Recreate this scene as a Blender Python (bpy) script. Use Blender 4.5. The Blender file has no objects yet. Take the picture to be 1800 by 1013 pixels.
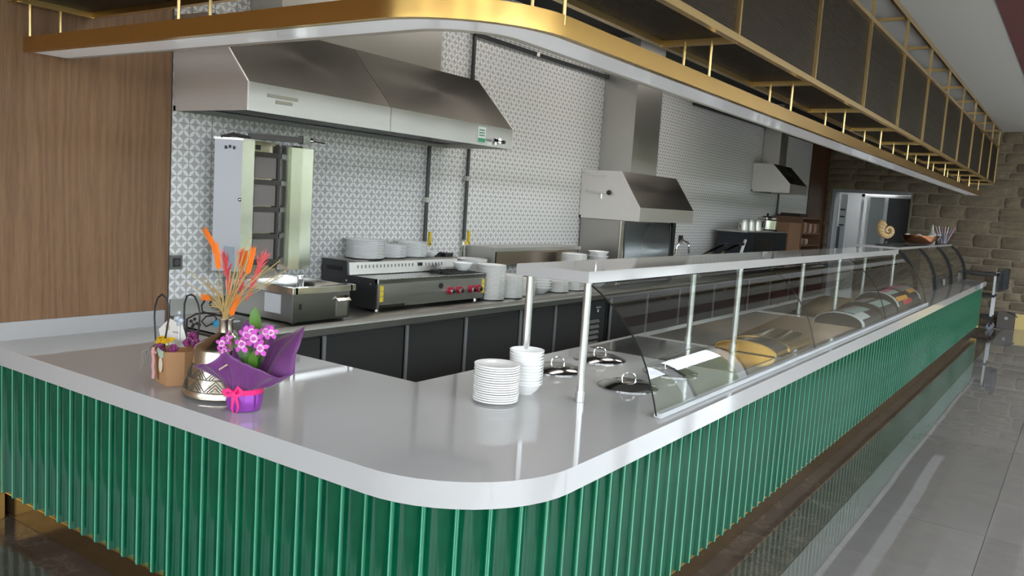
import bpy, bmesh, math, random
from mathutils import Vector, Matrix
random.seed(7)
S = bpy.context.scene
COL = S.collection
PI = math.pi

# ------------------------------------------------------------------ camera
cam_d = bpy.data.cameras.new('camera'); cam = bpy.data.objects.new('camera', cam_d); COL.objects.link(cam)
cam_d.sensor_width = 36.0; cam_d.lens = 1454.1 / 1800 * 36.0; cam_d.clip_start = 0.05
RIGHT = Vector((0.8194, 0.5696, 0.0646)); DOWN = Vector((0.1139, -0.0514, -0.9922)); FWD = Vector((-0.5618, 0.8203, -0.107))
M = Matrix.Identity(4)
for i in range(3):
    M[i][0] = RIGHT[i]; M[i][1] = -DOWN[i]; M[i][2] = -FWD[i]
M[0][3], M[1][3], M[2][3] = 1.3828, -1.955, 1.835
cam.matrix_world = M
S.camera = cam
# ------------------------------------------------------------------ world, sun, exposure
W = bpy.data.worlds.new('world'); S.world = W; W.use_nodes = True
wn = W.node_tree.nodes; wl = W.node_tree.links
bg = wn['Background']; bg.inputs['Strength'].default_value = 9.8
tc = wn.new('ShaderNodeTexCoord'); sep = wn.new('ShaderNodeSeparateXYZ'); rmp = wn.new('ShaderNodeValToRGB')
wl.new(tc.outputs['Generated'], sep.inputs[0]); wl.new(sep.outputs['Z'], rmp.inputs[0]); wl.new(rmp.outputs[0], bg.inputs['Color'])
rmp.color_ramp.elements[0].position = 0.0; rmp.color_ramp.elements[0].color = (0.54, 0.585, 0.64, 1)   # overcast: zenith brighter than horizon
rmp.color_ramp.elements[1].position = 0.6; rmp.color_ramp.elements[1].color = (1.0, 1.10, 1.22, 1)
S.view_settings.view_transform = 'Standard'; S.view_settings.look = 'None'
S.view_settings.exposure = 0.22; S.view_settings.gamma = 1.0; S.view_settings.use_curve_mapping = False
S.cycles.use_denoising = True
S.cycles.max_bounces = 10; S.cycles.diffuse_bounces = 5; S.cycles.glossy_bounces = 5; S.cycles.transparent_max_bounces = 24
S.cycles.caustics_reflective = False; S.cycles.caustics_refractive = False

# ------------------------------------------------------------------ materials
def mat(name, col=(.8, .8, .8), rough=.5, metal=0.0, coat=0.0, spec=None, emit=None, alpha=None, aniso=0.0, trans=0.0):
    m = bpy.data.materials.new(name); m.use_nodes = True
    b = m.node_tree.nodes['Principled BSDF']
    b.inputs['Base Color'].default_value = (*col, 1); b.inputs['Roughness'].default_value = rough
    b.inputs['Metallic'].default_value = metal; b.inputs['Coat Weight'].default_value = coat; b.inputs['Coat Roughness'].default_value = .03
    if spec is not None: b.inputs['Specular IOR Level'].default_value = spec
    if trans: b.inputs['Transmission Weight'].default_value = trans
    if aniso: b.inputs['Anisotropic'].default_value = aniso
    if emit: b.inputs['Emission Color'].default_value = (*emit[:3], 1); b.inputs['Emission Strength'].default_value = emit[3]
    return m
def N(m, t, **kw):
    n = m.node_tree.nodes.new(t)
    for k, v in kw.items(): setattr(n, k, v)
    return n
def L(m, a, b): m.node_tree.links.new(a, b)
def bsdf(m): return m.node_tree.nodes['Principled BSDF']
def ramp(m, stops):
    r = N(m, 'ShaderNodeValToRGB'); cr = r.color_ramp
    while len(cr.elements) < len(stops): cr.elements.new(.5)
    for e, (p, c) in zip(cr.elements, stops): e.position = p; e.color = (*c, 1)
    return r
def objcoord(m, scale=(1, 1, 1), src='Object'):
    t = N(m, 'ShaderNodeTexCoord'); mp = N(m, 'ShaderNodeMapping'); mp.inputs['Scale'].default_value = scale
    L(m, t.outputs[src], mp.inputs[0]); return mp.outputs[0]
def noise(m, vec, scale, detail=4, rough=.55):
    n = N(m, 'ShaderNodeTexNoise'); n.inputs['Scale'].default_value = scale; n.inputs['Detail'].default_value = detail
    n.inputs['Roughness'].default_value = rough; L(m, vec, n.inputs['Vector']); return n
def bump(m, h, strength, dist=.01):
    b = N(m, 'ShaderNodeBump'); b.inputs['Strength'].default_value = strength; b.inputs['Distance'].default_value = dist
    L(m, h, b.inputs['Height']); L(m, b.outputs[0], bsdf(m).inputs['Normal']); return b
def math_(m, op, a, b=None, c=None):
    n = N(m, 'ShaderNodeMath', operation=op)
    for i, v in enumerate((a, b, c)):
        if v is None: continue
        if isinstance(v, (int, float)): n.inputs[i].default_value = v
        else: L(m, v, n.inputs[i])
    return n.outputs[0]
def rand_value(m, base, amt):            # per-object brightness variation
    oi = N(m, 'ShaderNodeObjectInfo'); hv = N(m, 'ShaderNodeHueSaturation'); hv.inputs['Color'].default_value = (*base, 1)
    v = math_(m, 'MULTIPLY_ADD', oi.outputs['Random'], amt * 2, 1 - amt); L(m, v, hv.inputs['Value']); return hv, oi

def brushed(name, col, rough, scale, bumpk=.04, aniso=.3):
    m = mat(name, col, rough, 1.0, aniso=aniso)
    v = objcoord(m, scale); n = noise(m, v, 1.0, 3)
    mr = N(m, 'ShaderNodeMapRange'); mr.inputs[3].default_value = rough * .75; mr.inputs[4].default_value = rough * 1.3
    L(m, n.outputs[0], mr.inputs[0]); L(m, mr.outputs[0], bsdf(m).inputs['Roughness'])
    n2 = noise(m, objcoord(m, (1.4, 1.4, 1.4)), 1.0, 1); bump(m, n2.outputs[0], bumpk, .3)
    return m
STEEL = brushed('brushed_steel', (.55, .54, .51), .34, (160, 2, 160))
STEEL_V = brushed('polished_steel', (.74, .74, .71), .12, (120, 120, 3), .02, 0)
STEEL_D = brushed('dark_steel', (.30, .30, .30), .25, (160, 2, 160))
STEEL_DOOR = mat('dark_cabinet_steel', (.085, .083, .082), .3, .55)  # stainless with its base darkened to stand in for the shade it reflects
POST = brushed('satin_post_steel', (.62, .62, .60), .30, (120, 120, 3), .01, 0)
SLOPE = brushed('hood_slope_steel', (.26, .24, .215), .36, (2, 160, 160))  # steel darkened to stand in for the dark canopy it reflects
CHROME = mat('chrome', (.85, .85, .85), .06, 1.0)
GOLD = brushed('satin_brass', (.70, .43, .13), .20, (1, 1, 12), .02, 0)
GOLD_ROD = mat('pale_brass', (.80, .57, .25), .28, 1.0)
GOLD_TRIM = mat('brass_trim', (.75, .52, .18), .3, 1.0)
KICK = mat('bronze_kick_plate', (.20, .13, .06), .14, .85)
WHITE = mat('white_solid_surface', (.455, .450, .445), .06, 0, spec=.5)
WHITE_E = mat('white_rail', (.55, .57, .58), .2)
PORC = mat('white_porcelain', (.93, .93, .91), .15, 0, coat=.2)
BLACK = mat('black_plastic', (.02, .02, .022), .4)
BLACK_M = mat('black_metal', (.025, .025, .025), .35, .3)
PIPE = mat('black_pipe', (.03, .032, .03), .4)
RED = mat('red_knob', (.55, .02, .06), .3)
YELLOW = mat('yellow_handle', (.75, .55, .05), .4)
YSTICK = mat('yellow_sticker', (.85, .66, .05), .5)
GREY_P = mat('grey_plate', (.45, .46, .46), .45)
MESHM = mat('dark_bronze_mesh', (.055, .040, .026), .5, .3)
GREEN = mat('green_glazed_tile', (.002, .10, .045), .09, 0, spec=.32)
_n = noise(GREEN, objcoord(GREEN, (6, 6, 2)), 2.0, 2)
_r = ramp(GREEN, [(.3, (.001, .064, .029)), (.7, (.002, .096, .044))]); L(GREEN, _n.outputs[0], _r.inputs[0]); 
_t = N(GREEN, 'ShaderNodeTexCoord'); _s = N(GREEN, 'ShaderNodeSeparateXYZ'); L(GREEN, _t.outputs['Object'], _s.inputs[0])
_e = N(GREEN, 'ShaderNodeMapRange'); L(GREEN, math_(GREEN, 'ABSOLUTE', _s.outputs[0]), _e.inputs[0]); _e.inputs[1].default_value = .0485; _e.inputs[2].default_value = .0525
_x = N(GREEN, 'ShaderNodeMix', data_type='RGBA'); L(GREEN, _e.outputs[0], _x.inputs[0]); L(GREEN, _r.outputs[0], _x.inputs[6]); _x.inputs[7].default_value = (.11, .40, .26, 1)   # pale rim colour stands in for window highlights along the ridges
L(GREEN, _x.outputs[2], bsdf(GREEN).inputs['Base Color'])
GROUT = mat('grey_grout', (.36, .35, .33), .9)
GROUT_D = mat('dark_joint', (.03, .05, .04), .8)
CEIL = mat('grey_ceiling_paint', (.60, .57, .54), .85)
CEIL_R = mat('red_ceiling_paint', (.14, .040, .037), .8)
PLASTER = mat('white_plaster', (.6, .59, .57), .9)
PANEL_W = mat('glossy_white_channel_panel', (.92, .92, .93), .08, 0, spec=.5, emit=(.93, .96, 1.0, .13))   # glossy panel, faint glow added to brighten the underside

# patterned wall tile: interlaced petals, printed per tile in the tile's own coordinates
def tile_mat():
    m = mat('petal_patterned_tile', (.8, .8, .8), .35, 0, spec=.4)
    t = N(m, 'ShaderNodeTexCoord'); sp = N(m, 'ShaderNodeSeparateXYZ'); L(m, t.outputs['UV'], sp.inputs[0])
    y = math_(m, 'MULTIPLY', sp.outputs[0], 2.0); z = math_(m, 'MULTIPLY', sp.outputs[1], 2.0)
    p = math_(m, 'FRACT', math_(m, 'ADD', math_(m, 'ADD', y, z), 8)); q = math_(m, 'FRACT', math_(m, 'ADD', math_(m, 'SUBTRACT', y, z), 8))
    a = math_(m, 'ABSOLUTE', math_(m, 'SUBTRACT', p, .5)); b = math_(m, 'ABSOLUTE', math_(m, 'SUBTRACT', q, .5))
    def d(u, v): return math_(m, 'ADD', math_(m, 'POWER', math_(m, 'SUBTRACT', 1.0, u), 2.0), math_(m, 'POWER', v, 2.0))
    mn = math_(m, 'MINIMUM', d(a, b), d(b, a))
    w = math_(m, 'LESS_THAN', mn, .465)
    mx = N(m, 'ShaderNodeMix', data_type='RGBA'); L(m, w, mx.inputs[0])
    mx.inputs[6].default_value = (.54, .53, .51, 1); mx.inputs[7].default_value = (.90, .895, .875, 1)
    L(m, mx.outputs[2], bsdf(m).inputs['Base Color']); return m
TILE = tile_mat()

def wood_mat(name, c1, c2, c3, sc=1.0):
    m = mat(name, c1, .55)
    v = objcoord(m, (1, 1, 1))
    st = N(m, 'ShaderNodeMapping'); st.inputs['Scale'].default_value = (6 * sc, 6 * sc, .55 * sc); L(m, v, st.inputs[0])
    n1 = noise(m, st.outputs[0], 1.0, 2, .5)
    ad = N(m, 'ShaderNodeVectorMath', operation='SCALE'); ad.inputs['Scale'].default_value = .22; L(m, n1.outputs['Color'], ad.inputs[0])
    ad2 = N(m, 'ShaderNodeVectorMath', operation='ADD'); L(m, v, ad2.inputs[0]); L(m, ad.outputs[0], ad2.inputs[1])
    st2 = N(m, 'ShaderNodeMapping'); st2.inputs['Scale'].default_value = (14 * sc, 14 * sc, .9 * sc); L(m, ad2.outputs[0], st2.inputs[0])
    wv = N(m, 'ShaderNodeTexWave', wave_type='BANDS', bands_direction='Y'); wv.inputs['Scale'].default_value = .42; wv.inputs['Distortion'].default_value = 3.0; wv.inputs['Detail'].default_value = 3.0; wv.inputs['Detail Scale'].default_value = .6
    L(m, st2.outputs[0], wv.inputs['Vector'])
    st3 = N(m, 'ShaderNodeMapping'); st3.inputs['Scale'].default_value = (150 * sc, 150 * sc, 6 * sc); L(m, v, st3.inputs[0])
    fine = noise(m, st3.outputs[0], 1.0, 3, .7)
    st4 = N(m, 'ShaderNodeMapping'); st4.inputs['Scale'].default_value = (4 * sc, 4 * sc, .5 * sc); L(m, v, st4.inputs[0])
    big = noise(m, st4.outputs[0], 1.0, 2)
    s1 = math_(m, 'ADD', math_(m, 'MULTIPLY', wv.outputs['Fac'], .14), math_(m, 'MULTIPLY', fine.outputs[0], .75))
    s2 = math_(m, 'ADD', s1, math_(m, 'MULTIPLY', big.outputs[0], .35))
    r = ramp(m, [(.30, c2), (.60, c1), (.95, c3)]); L(m, s2, r.inputs[0]); L(m, r.outputs[0], bsdf(m).inputs['Base Color'])
    bump(m, s1, .12, .002); return m
WOOD = wood_mat('oak_veneer', (.215, .115, .055), (.125, .063, .029), (.30, .170, .088))
WOOD_D = wood_mat('dark_walnut', (.085, .035, .014), (.05, .02, .008), (.12, .055, .025))
WOOD_S = mat('brown_shelf_board', (.17, .085, .045), .5)
CARD = mat('cardboard', (.30, .17, .085), .8)

def stone_mat():
    m = mat('rough_sandstone', (.2, .16, .11), .9)
    oi = N(m, 'ShaderNodeObjectInfo')
    r = ramp(m, [(0, (.20, .16, .112)), (.35, (.25, .20, .138)), (.7, (.28, .225, .155)), (1, (.22, .18, .135))]); L(m, oi.outputs['Random'], r.inputs[0])
    n = noise(m, objcoord(m), 7, 6, .65); r2 = ramp(m, [(.3, (.62, .62, .62)), (.7, (1.15, 1.12, 1.08))]); L(m, n.outputs[0], r2.inputs[0])
    mx = N(m, 'ShaderNodeMix', data_type='RGBA', blend_type='MULTIPLY'); mx.inputs[0].default_value = 1; L(m, r.outputs[0], mx.inputs[6]); L(m, r2.outputs[0], mx.inputs[7])
    L(m, mx.outputs[2], bsdf(m).inputs['Base Color']); bump(m, n.outputs[0], .3, .02); return m
STONE = stone_mat()
MORTAR = mat('sandy_mortar', (.30, .25, .18), .95)
def marble_mat(name, base, vein, amt, lo=.75, hi=1.2, rg=.07, sp=.42):
    m = mat(name, base, rg, 0, spec=sp)
    hv, oi = rand_value(m, base, .08)
    t = N(m, 'ShaderNodeTexCoord'); ad = N(m, 'ShaderNodeVectorMath', operation='ADD')
    cb = N(m, 'ShaderNodeCombineXYZ'); rr = math_(m, 'MULTIPLY', oi.outputs['Random'], 37.0); L(m, rr, cb.inputs[0]); L(m, rr, cb.inputs[1])
    L(m, t.outputs['Object'], ad.inputs[0]); L(m, cb.outputs[0], ad.inputs[1])
    n = noise(m, ad.outputs[0], 2.2, 8, .62); v = math_(m, 'ABSOLUTE', math_(m, 'SUBTRACT', n.outputs[0], .5))
    r = ramp(m, [(0, (1, 1, 1)), (.012, (.2, .2, .2)), (.04, (0, 0, 0))]); L(m, v, r.inputs[0])
    cl = noise(m, ad.outputs[0], 5, 5); cr = ramp(m, [(.3, (lo, lo, lo)), (.75, (hi, hi, hi))]); L(m, cl.outputs[0], cr.inputs[0])
    mu = N(m, 'ShaderNodeMix', data_type='RGBA', blend_type='MULTIPLY'); mu.inputs[0].default_value = 1; L(m, hv.outputs[0], mu.inputs[6]); L(m, cr.outputs[0], mu.inputs[7])
    mx = N(m, 'ShaderNodeMix', data_type='RGBA'); f = math_(m, 'MULTIPLY', r.outputs[0], amt); L(m, f, mx.inputs[0]); L(m, mu.outputs[2], mx.inputs[6]); mx.inputs[7].default_value = (*vein, 1)
    L(m, mx.outputs[2], bsdf(m).inputs['Base Color']); return m
FL_DARK = marble_mat('dark_brown_marble', (.075, .056, .043), (.22, .18, .14), .3)
FL_LIGHT = marble_mat('grey_polished_stone', (.185, .174, .164), (.26, .24, .22), .15, .94, 1.05, .006, .9)
GAP = mat('floor_joint', (.22, .19, .16), .7)

def glass_mat(name, tint, edge=False, refl=1.0):
    m = bpy.data.materials.new(name); m.use_nodes = True; nt = m.node_tree; nt.nodes.remove(bsdf(m)); out = nt.nodes['Material Output']
    tr = N(m, 'ShaderNodeBsdfTransparent'); tr.inputs[0].default_value = (*tint, 1)
    gl = N(m, 'ShaderNodeBsdfGlossy'); gl.inputs['Roughness'].default_value = .01; gl.inputs['Color'].default_value = (refl, refl, refl, 1)
    fr = N(m, 'ShaderNodeFresnel'); fr.inputs['IOR'].default_value = 1.5
    mx = N(m, 'ShaderNodeMixShader'); ge = N(m, 'ShaderNodeNewGeometry'); fac = math_(m, 'MULTIPLY', fr.outputs[0], math_(m, 'SUBTRACT', 1.0, ge.outputs['Backfacing']))
    L(m, fac, mx.inputs[0]); L(m, tr.outputs[0], mx.inputs[1]); L(m, gl.outputs[0], mx.inputs[2]); L(m, mx.outputs[0], out.inputs[0])
    return m
GLASS = glass_mat('clear_glass', (.94, .96, .95))
GLASS_EDGE = mat('dark_glass_edge', (.008, .014, .012), .1)

# ------------------------------------------------------------------ mesh helpers
class MB:
    def __init__(s): s.v = []; s.f = []; s.m = []; s.uv = None; s.cur = 0
    def add(s, vs, fs):
        o = len(s.v); s.v += [tuple(v) for v in vs]; s.f += [tuple(i + o for i in f) for f in fs]; s.m += [s.cur] * len(fs); return s
    def box(s, x0, x1, y0, y1, z0, z1):
        return s.add([(x0, y0, z0), (x1, y0, z0), (x1, y1, z0), (x0, y1, z0), (x0, y0, z1), (x1, y0, z1), (x1, y1, z1), (x0, y1, z1)],
                     [(3, 2, 1, 0), (4, 5, 6, 7), (0, 1, 5, 4), (1, 2, 6, 5), (2, 3, 7, 6), (3, 0, 4, 7)])
    def prism(s, poly, axis, a, b):      # polygon in the two other axes, extruded along axis a..b
        def p(u, v, w): return {0: (w, u, v), 1: (u, w, v), 2: (u, v, w)}[axis]
        n = len(poly); vs = [p(u, v, a) for u, v in poly] + [p(u, v, b) for u, v in poly]
        fs = [tuple(range(n - 1, -1, -1)), tuple(range(n, 2 * n))] + [(i, (i + 1) % n, n + (i + 1) % n, n + i) for i in range(n)]
        return s.add(vs, fs)
    def lathe(s, prof, c=(0, 0, 0), seg=24, axis=2, closed=False):
        vs = []; fs = []
        def p(r, h, t):
            u, v = r * math.cos(t), r * math.sin(t)
            return {0: (c[0] + h, c[1] + u, c[2] + v), 1: (c[0] + v, c[1] + h, c[2] + u), 2: (c[0] + u, c[1] + v, c[2] + h)}[axis]
        rings = []
        for r, h in prof:
            if r < 1e-6: vs.append(p(0, h, 0)); rings.append([len(vs) - 1])
            else:
                st = len(vs); vs += [p(r, h, 2 * PI * k / seg) for k in range(seg)]; rings.append(list(range(st, st + seg)))
        for a, b in zip(rings, rings[1:]):
            for k in range(seg):
                k2 = (k + 1) % seg
                if len(a) == 1 and len(b) > 1: fs.append((a[0], b[k2], b[k]))
                elif len(b) == 1 and len(a) > 1: fs.append((a[k], a[k2], b[0]))
                elif len(a) > 1: fs.append((a[k], a[k2], b[k2], b[k]))
        return s.add(vs, fs)
    def cyl(s, c, r, h, axis=2, seg=16): return s.lathe([(0, 0), (r, 0), (r, h), (0, h)], c, seg, axis)
    def tube(s, pts, r, seg=8, closed=False, cap=True, r2=None):
        pts = [Vector(p) for p in pts]; n = len(pts); vs = []; fs = []
        up = Vector((0, 0, 1)); prev = None
        for i, p in enumerate(pts):
            if closed: t = (pts[(i + 1) % n] - pts[i - 1])
            else: t = pts[min(i + 1, n - 1)] - pts[max(i - 1, 0)]
            t.normalize()
            if prev is None:
                a = t.cross(up) if abs(t.dot(up)) < .95 else t.cross(Vector((1, 0, 0)))
            else: a = prev - t * prev.dot(t)
            a.normalize(); prev = a; b = t.cross(a)
            rr = r if r2 is None else (r2[i] if isinstance(r2, (list, tuple)) else r + (r2 - r) * i / (n - 1))
            vs += [p + (a * math.cos(2 * PI * k / seg) + b * math.sin(2 * PI * k / seg)) * rr for k in range(seg)]
        for i in range(n if closed else n - 1):
            j = (i + 1) % n
            fs += [(i * seg + k, i * seg + (k + 1) % seg, j * seg + (k + 1) % seg, j * seg + k) for k in range(seg)]
        if cap and not closed: fs += [tuple(range(seg - 1, -1, -1)), tuple(range((n - 1) * seg, n * seg))]
        return s.add(vs, fs)
    def bar(s, a, b, w, h=None):         # rectangular bar between two points
        h = h or w; a = Vector(a); b = Vector(b); t = (b - a).normalized()
        u = t.cross(Vector((0, 0, 1))) if abs(t.z) < .95 else Vector((1, 0, 0)); u.normalize(); v = u.cross(t)
        vs = [p + u * (sx * w / 2) + v * (sy * h / 2) for p in (a, b) for sx, sy in ((-1, -1), (1, -1), (1, 1), (-1, 1))]
        return s.add(vs, [(3, 2, 1, 0), (4, 5, 6, 7), (0, 1, 5, 4), (1, 2, 6, 5), (2, 3, 7, 6), (3, 0, 4, 7)])
    def sphere(s, c, r, seg=12, rings=7, sc=(1, 1, 1)):
        prof = [(r * math.sin(PI * i / rings), -r * math.cos(PI * i / rings)) for i in range(rings + 1)]
        prof[0] = (0, -r); prof[-1] = (0, r); o = len(s.v); s.lathe(prof, (0, 0, 0), seg)
        for i in range(o, len(s.v)): x, y, z = s.v[i]; s.v[i] = (c[0] + x * sc[0], c[1] + y * sc[1], c[2] + z * sc[2])
        return s
    def grid(s, rows):                   # rows of points -> quad sheet
        n = len(rows[0]); vs = [p for r in rows for p in r]
        return s.add(vs, [(i * n + j, i * n + j + 1, (i + 1) * n + j + 1, (i + 1) * n + j) for i in range(len(rows) - 1) for j in range(n - 1)])
    def mesh(s, name, mats, bevel=0, smooth=True, seg=2, fixn=True):
        me = bpy.data.meshes.new(name); me.from_pydata(s.v, [], s.f); me.update()
        for k in (mats if isinstance(mats, (list, tuple)) else [mats]): me.materials.append(k)
        for i, p in enumerate(me.polygons): p.material_index = s.m[i]
        if bevel or fixn:
            bm = bmesh.new(); bm.from_mesh(me)
            if fixn: bmesh.ops.recalc_face_normals(bm, faces=bm.faces)
            if bevel: bmesh.ops.bevel(bm, geom=[e for e in bm.edges if len(e.link_faces) == 2 and e.calc_face_angle(0) > .6], offset=bevel, segments=seg, affect='EDGES', clamp_overlap=True)
            bm.to_mesh(me); bm.free()
        if smooth:
            me.polygons.foreach_set('use_smooth', [True] * len(me.polygons)); me.set_sharp_from_angle(angle=.6)
        return me
    def build(s, name, mats, parent=None, bevel=0, smooth=True, loc=None, seg=2, fixn=True):
        return link(name, s.mesh(name, mats, bevel, smooth, seg, fixn), parent, loc)
def link(name, me, parent=None, loc=None):
    o = bpy.data.objects.new(name, me); COL.objects.link(o)
    if loc: o.location = loc
    if parent: o.parent = parent; o.matrix_parent_inverse = parent.matrix_world.inverted() if False else Matrix.Translation(-WORLD.get(parent.name, Vector()))
    return o
WORLD = {}
def tag(o, label=None, cat=None, group=None, kind=None):
    if label: o['label'] = label
    if cat: o['category'] = cat
    if group: o['group'] = group
    if kind: o['kind'] = kind
    return o
def thing(name, label, cat, loc=(0, 0, 0), group=None):   # Empty at the thing's base; its parts are authored in world coordinates
    o = bpy.data.objects.new(name, None); COL.objects.link(o); o.location = loc; o.empty_display_size = .05
    WORLD[o.name] = Vector(loc); return tag(o, label, cat, group)
def lthing(name, label, cat, group=None):                  # Empty whose parts are authored around (0,0,0), moved afterwards
    return thing(name, label, cat, (0, 0, 0), group)
def dup(root, loc, rz=0, label=None, group=None):
    r = root.copy(); COL.objects.link(r); r.location = loc; r.rotation_euler = (0, 0, rz)
    if label: r['label'] = label
    if group: r['group'] = group
    for ch in list(root.children):
        c = ch.copy(); COL.objects.link(c); c.parent = r
        for g in ch.children:
            d = g.copy(); COL.objects.link(d); d.parent = c
    return r
def struct(o): o['kind'] = 'structure'; return o
def part_label(o, t): o['label'] = t; return o

# ================================================================== SETTING
WX = -3.27            # kitchen wall plane
FY = 16.4             # far stone wall plane
CZ = 3.70             # ceiling
CT = .915             # counter top
BZ = .973             # kitchen worktop
# floor: slab + polished tiles laid one by one
fl = struct(MB().box(-3.6, 5.2, -6.2, FY + 3, -.25, -.006).build('floor', GAP))
def floor_tile(x0, x1, y0, y1, m, tilt):
    g = .0016; cx, cy = (x0 + x1) / 2, (y0 + y1) / 2
    o = MB().box(x0 + g - cx, x1 - g - cx, y0 + g - cy, y1 - g - cy, -.012, 0).build('floor_tile', m, fl, smooth=False, loc=(cx, cy, 0))
    o.rotation_euler = (random.gauss(0, tilt), random.gauss(0, tilt), 0)
    return o
ys = [-.33 + .70 * k for k in range(-1, 25)]
ky = [.98 - .0 + .70 * k for k in range(-1, 22)]
for a, b in zip(ky, ky[1:]): floor_tile(-.12, .29, a, min(b, FY), FL_DARK, .0009) if a < FY else None
for k in range(6):
    x1 = .29 - .7 * k; floor_tile(x1 - .7 if k < 5 else -3.5, x1, -.42, .28 if k else .28, FL_DARK, .0009)
for k in range(6): floor_tile(.29 - .7 * (k + 1), .29 - .7 * k, -1.12, -.42, FL_DARK, .0009)
yy = -1.12
while yy < FY - .1:
    for k in range(6): floor_tile(.29 + .8 * k, .29 + .8 * (k + 1), yy, min(yy + .8, FY), FL_LIGHT, .0016)
    yy += .8
# ceiling with red band
ce = struct(MB().box(-3.6, 5.2, -6.2, FY + .2, CZ, CZ + .2).build('ceiling', CEIL))
MB().box(.56, 1.05, -6.0, FY, CZ - .012, CZ + .01).build('red_band', CEIL_R, ce)
MB().box(-3.6, -.62, -6.0, FY, CZ - .010, CZ + .01).build('black_kitchen_ceiling', mat('black_ceiling_paint', (.022, .021, .02), .8), ce)
# kitchen wall body, wood panel, patterned tiles
wl_ = struct(MB().box(WX - .3, WX - .012, -6.2, FY + .2, 0, CZ).build('wall_left', PLASTER))
MB().box(WX - .012, WX, -6.0, 1.05, 0, CZ).build('veneer_panel', WOOD, wl_, smooth=False)
MB().box(WX - .010, WX + .002, 1.050, 1.055, 0, CZ).build('panel_edge_shadow', mat('edge_shadow_tint', (.05, .03, .02), .6), wl_)  # thin dark strip stands in for the shadow line where the veneer ends
MB().box(WX - .012, WX - .004, 1.055, 15.06, .9, CZ).build('grout_bed', GROUT, wl_)
MB().box(WX - .012, WX + .02, 15.06, FY, 0, CZ).build('walnut_panel', WOOD_D, wl_, smooth=False)
TP = .1622; TY0 = 1.177; TZ0 = 2.167
def tile_mesh(y0, y1, z0, z1):
    g = .0012; mb = MB(); mb.box(-.006, .006, -(y1 - y0) / 2 + g, (y1 - y0) / 2 - g, -(z1 - z0) / 2 + g, (z1 - z0) / 2 - g)
    me = mb.mesh('wall_tile', TILE, smooth=False); return me
def add_uv(me, oy, oz):
    u = me.uv_layers.new(name='UVMap')
    for lo in me.loops:
        v = me.vertices[lo.vertex_index].co; u.data[lo.index].uv = ((v.y - oy) / TP, (v.z - oz) / TP)
tm_full = tile_mesh(0, TP, 0, TP); add_uv(tm_full, -TP / 2, -TP / 2)
wx = TY0 - 1.056
tm_cut = tile_mesh(0, wx, 0, TP); add_uv(tm_cut, -wx / 2 - (TP - wx), -TP / 2)
cells = []
for iz in range(-8, 10):
    z = TZ0 + TP * iz
    if z > CZ - .05 or z < .9: continue
    for iy in range(-1, 86):
        y = TY0 + TP * iy; cells.append((y, z, iy))
camP = Vector((1.3828, -1.955, 1.835))
cells.sort(key=lambda c: (Vector((WX, c[0], c[1])) - camP).length + (3 if c[1] < 1.05 or c[1] > 3.2 else 0))
rest = MB()
for k, (y, z, iy) in enumerate(cells):
    if k < 300:
        if iy == -1: link('wall_tile', tm_cut, wl_, (WX - .004, y + TP - wx / 2, z + TP / 2))
        else: link('wall_tile', tm_full, wl_, (WX - .004, y + TP / 2, z + TP / 2))
    else:
        g = .0012; a = 1.056 if iy == -1 else y
        rest.box(WX - .010, WX + .002, a + g, y + TP - g, z + g, z + TP - g)
rm = rest.mesh('wall_tile_field', TILE, smooth=False); add_uv(rm, TY0, TZ0)
tag(link('wall_tile_field', rm, wl_), kind='stuff')
# far stone wall with doorway, stones set one by one in mortar
DX0, DX1, DZ = -3.11, -1.60, 2.478
wf = MB(); wf.box(-3.6, DX0, FY, FY + .35, 0, CZ); wf.box(DX1, 5.2, FY, FY + .35, 0, CZ); wf.box(DX0, DX1, FY, FY + .35, DZ, CZ)
wf = struct(wf.build('wall_far', MORTAR))
def stone(x0, x1, z0, z1):
    g = random.uniform(.004, .010); d = random.uniform(.012, .021); n = 10
    cx, cz = (x0 + x1) / 2, (z0 + z1) / 2; hw, hh = (x1 - x0) / 2 - g, (z1 - z0) / 2 - g
    if hw < .03 or hh < .03: return
    ring = []
    for k in range(12):
        t = 2 * PI * (k + .5) / 12; c, s_ = math.cos(t), math.sin(t); e = 9.0
        r = (abs(c) ** e + abs(s_) ** e) ** (-1 / e) * random.uniform(.93, 1.0)
        ring.append((hw * r * c, hh * r * s_))
    mb = MB(); vs = [(x, .03, z) for x, z in ring] + [(x, -d * .6, z) for x, z in ring] + [(x * .93, -d * random.uniform(.85, 1.15), z * .88) for x, z in ring] + [(0, -d * 1.05, 0)]
    fs = []
    for k in range(12):
        j = (k + 1) % 12; fs += [(k, j, 12 + j, 12 + k), (12 + k, 12 + j, 24 + j, 24 + k), (24 + k, 24 + j, 36)]
    mb.add(vs, fs); me = mb.mesh('stone', STONE, smooth=True); me.set_sharp_from_angle(angle=1.2)
    link('stone', me, wf, (cx, FY, cz))
z = 0.0; joints = []
while z < CZ - .05:
    h = random.choice([.13, .17, .2, .22, .26, .3]); h = min(h, CZ - z)
    if z < DZ < z + h + .06: h = DZ - z
    if h < .06: h = .1
    spans = [(WX + .02, DX0 - .03), (DX1 + .03, 1.5)] if z < DZ - .01 else [(WX + .02, 1.5)]
    new_joints = []
    for a, b in spans:
        x = a
        while x < b - .02:
            w = min(random.uniform(.24, .68), b - x)
            if any(abs(x + w - q) < .07 for q in joints): w += .13
            if b - x - w < .14: w = b - x
            new_joints.append(x + w)
            if h > .24 and random.random() < .3 and w > .25:
                hh = h * random.uniform(.4, .6); stone(x, x + w, z, z + hh); stone(x, x + w, z + hh, z + h)
            else: stone(x, x + w, z, z + h)
            x += w
    z += h; joints = new_joints
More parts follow.
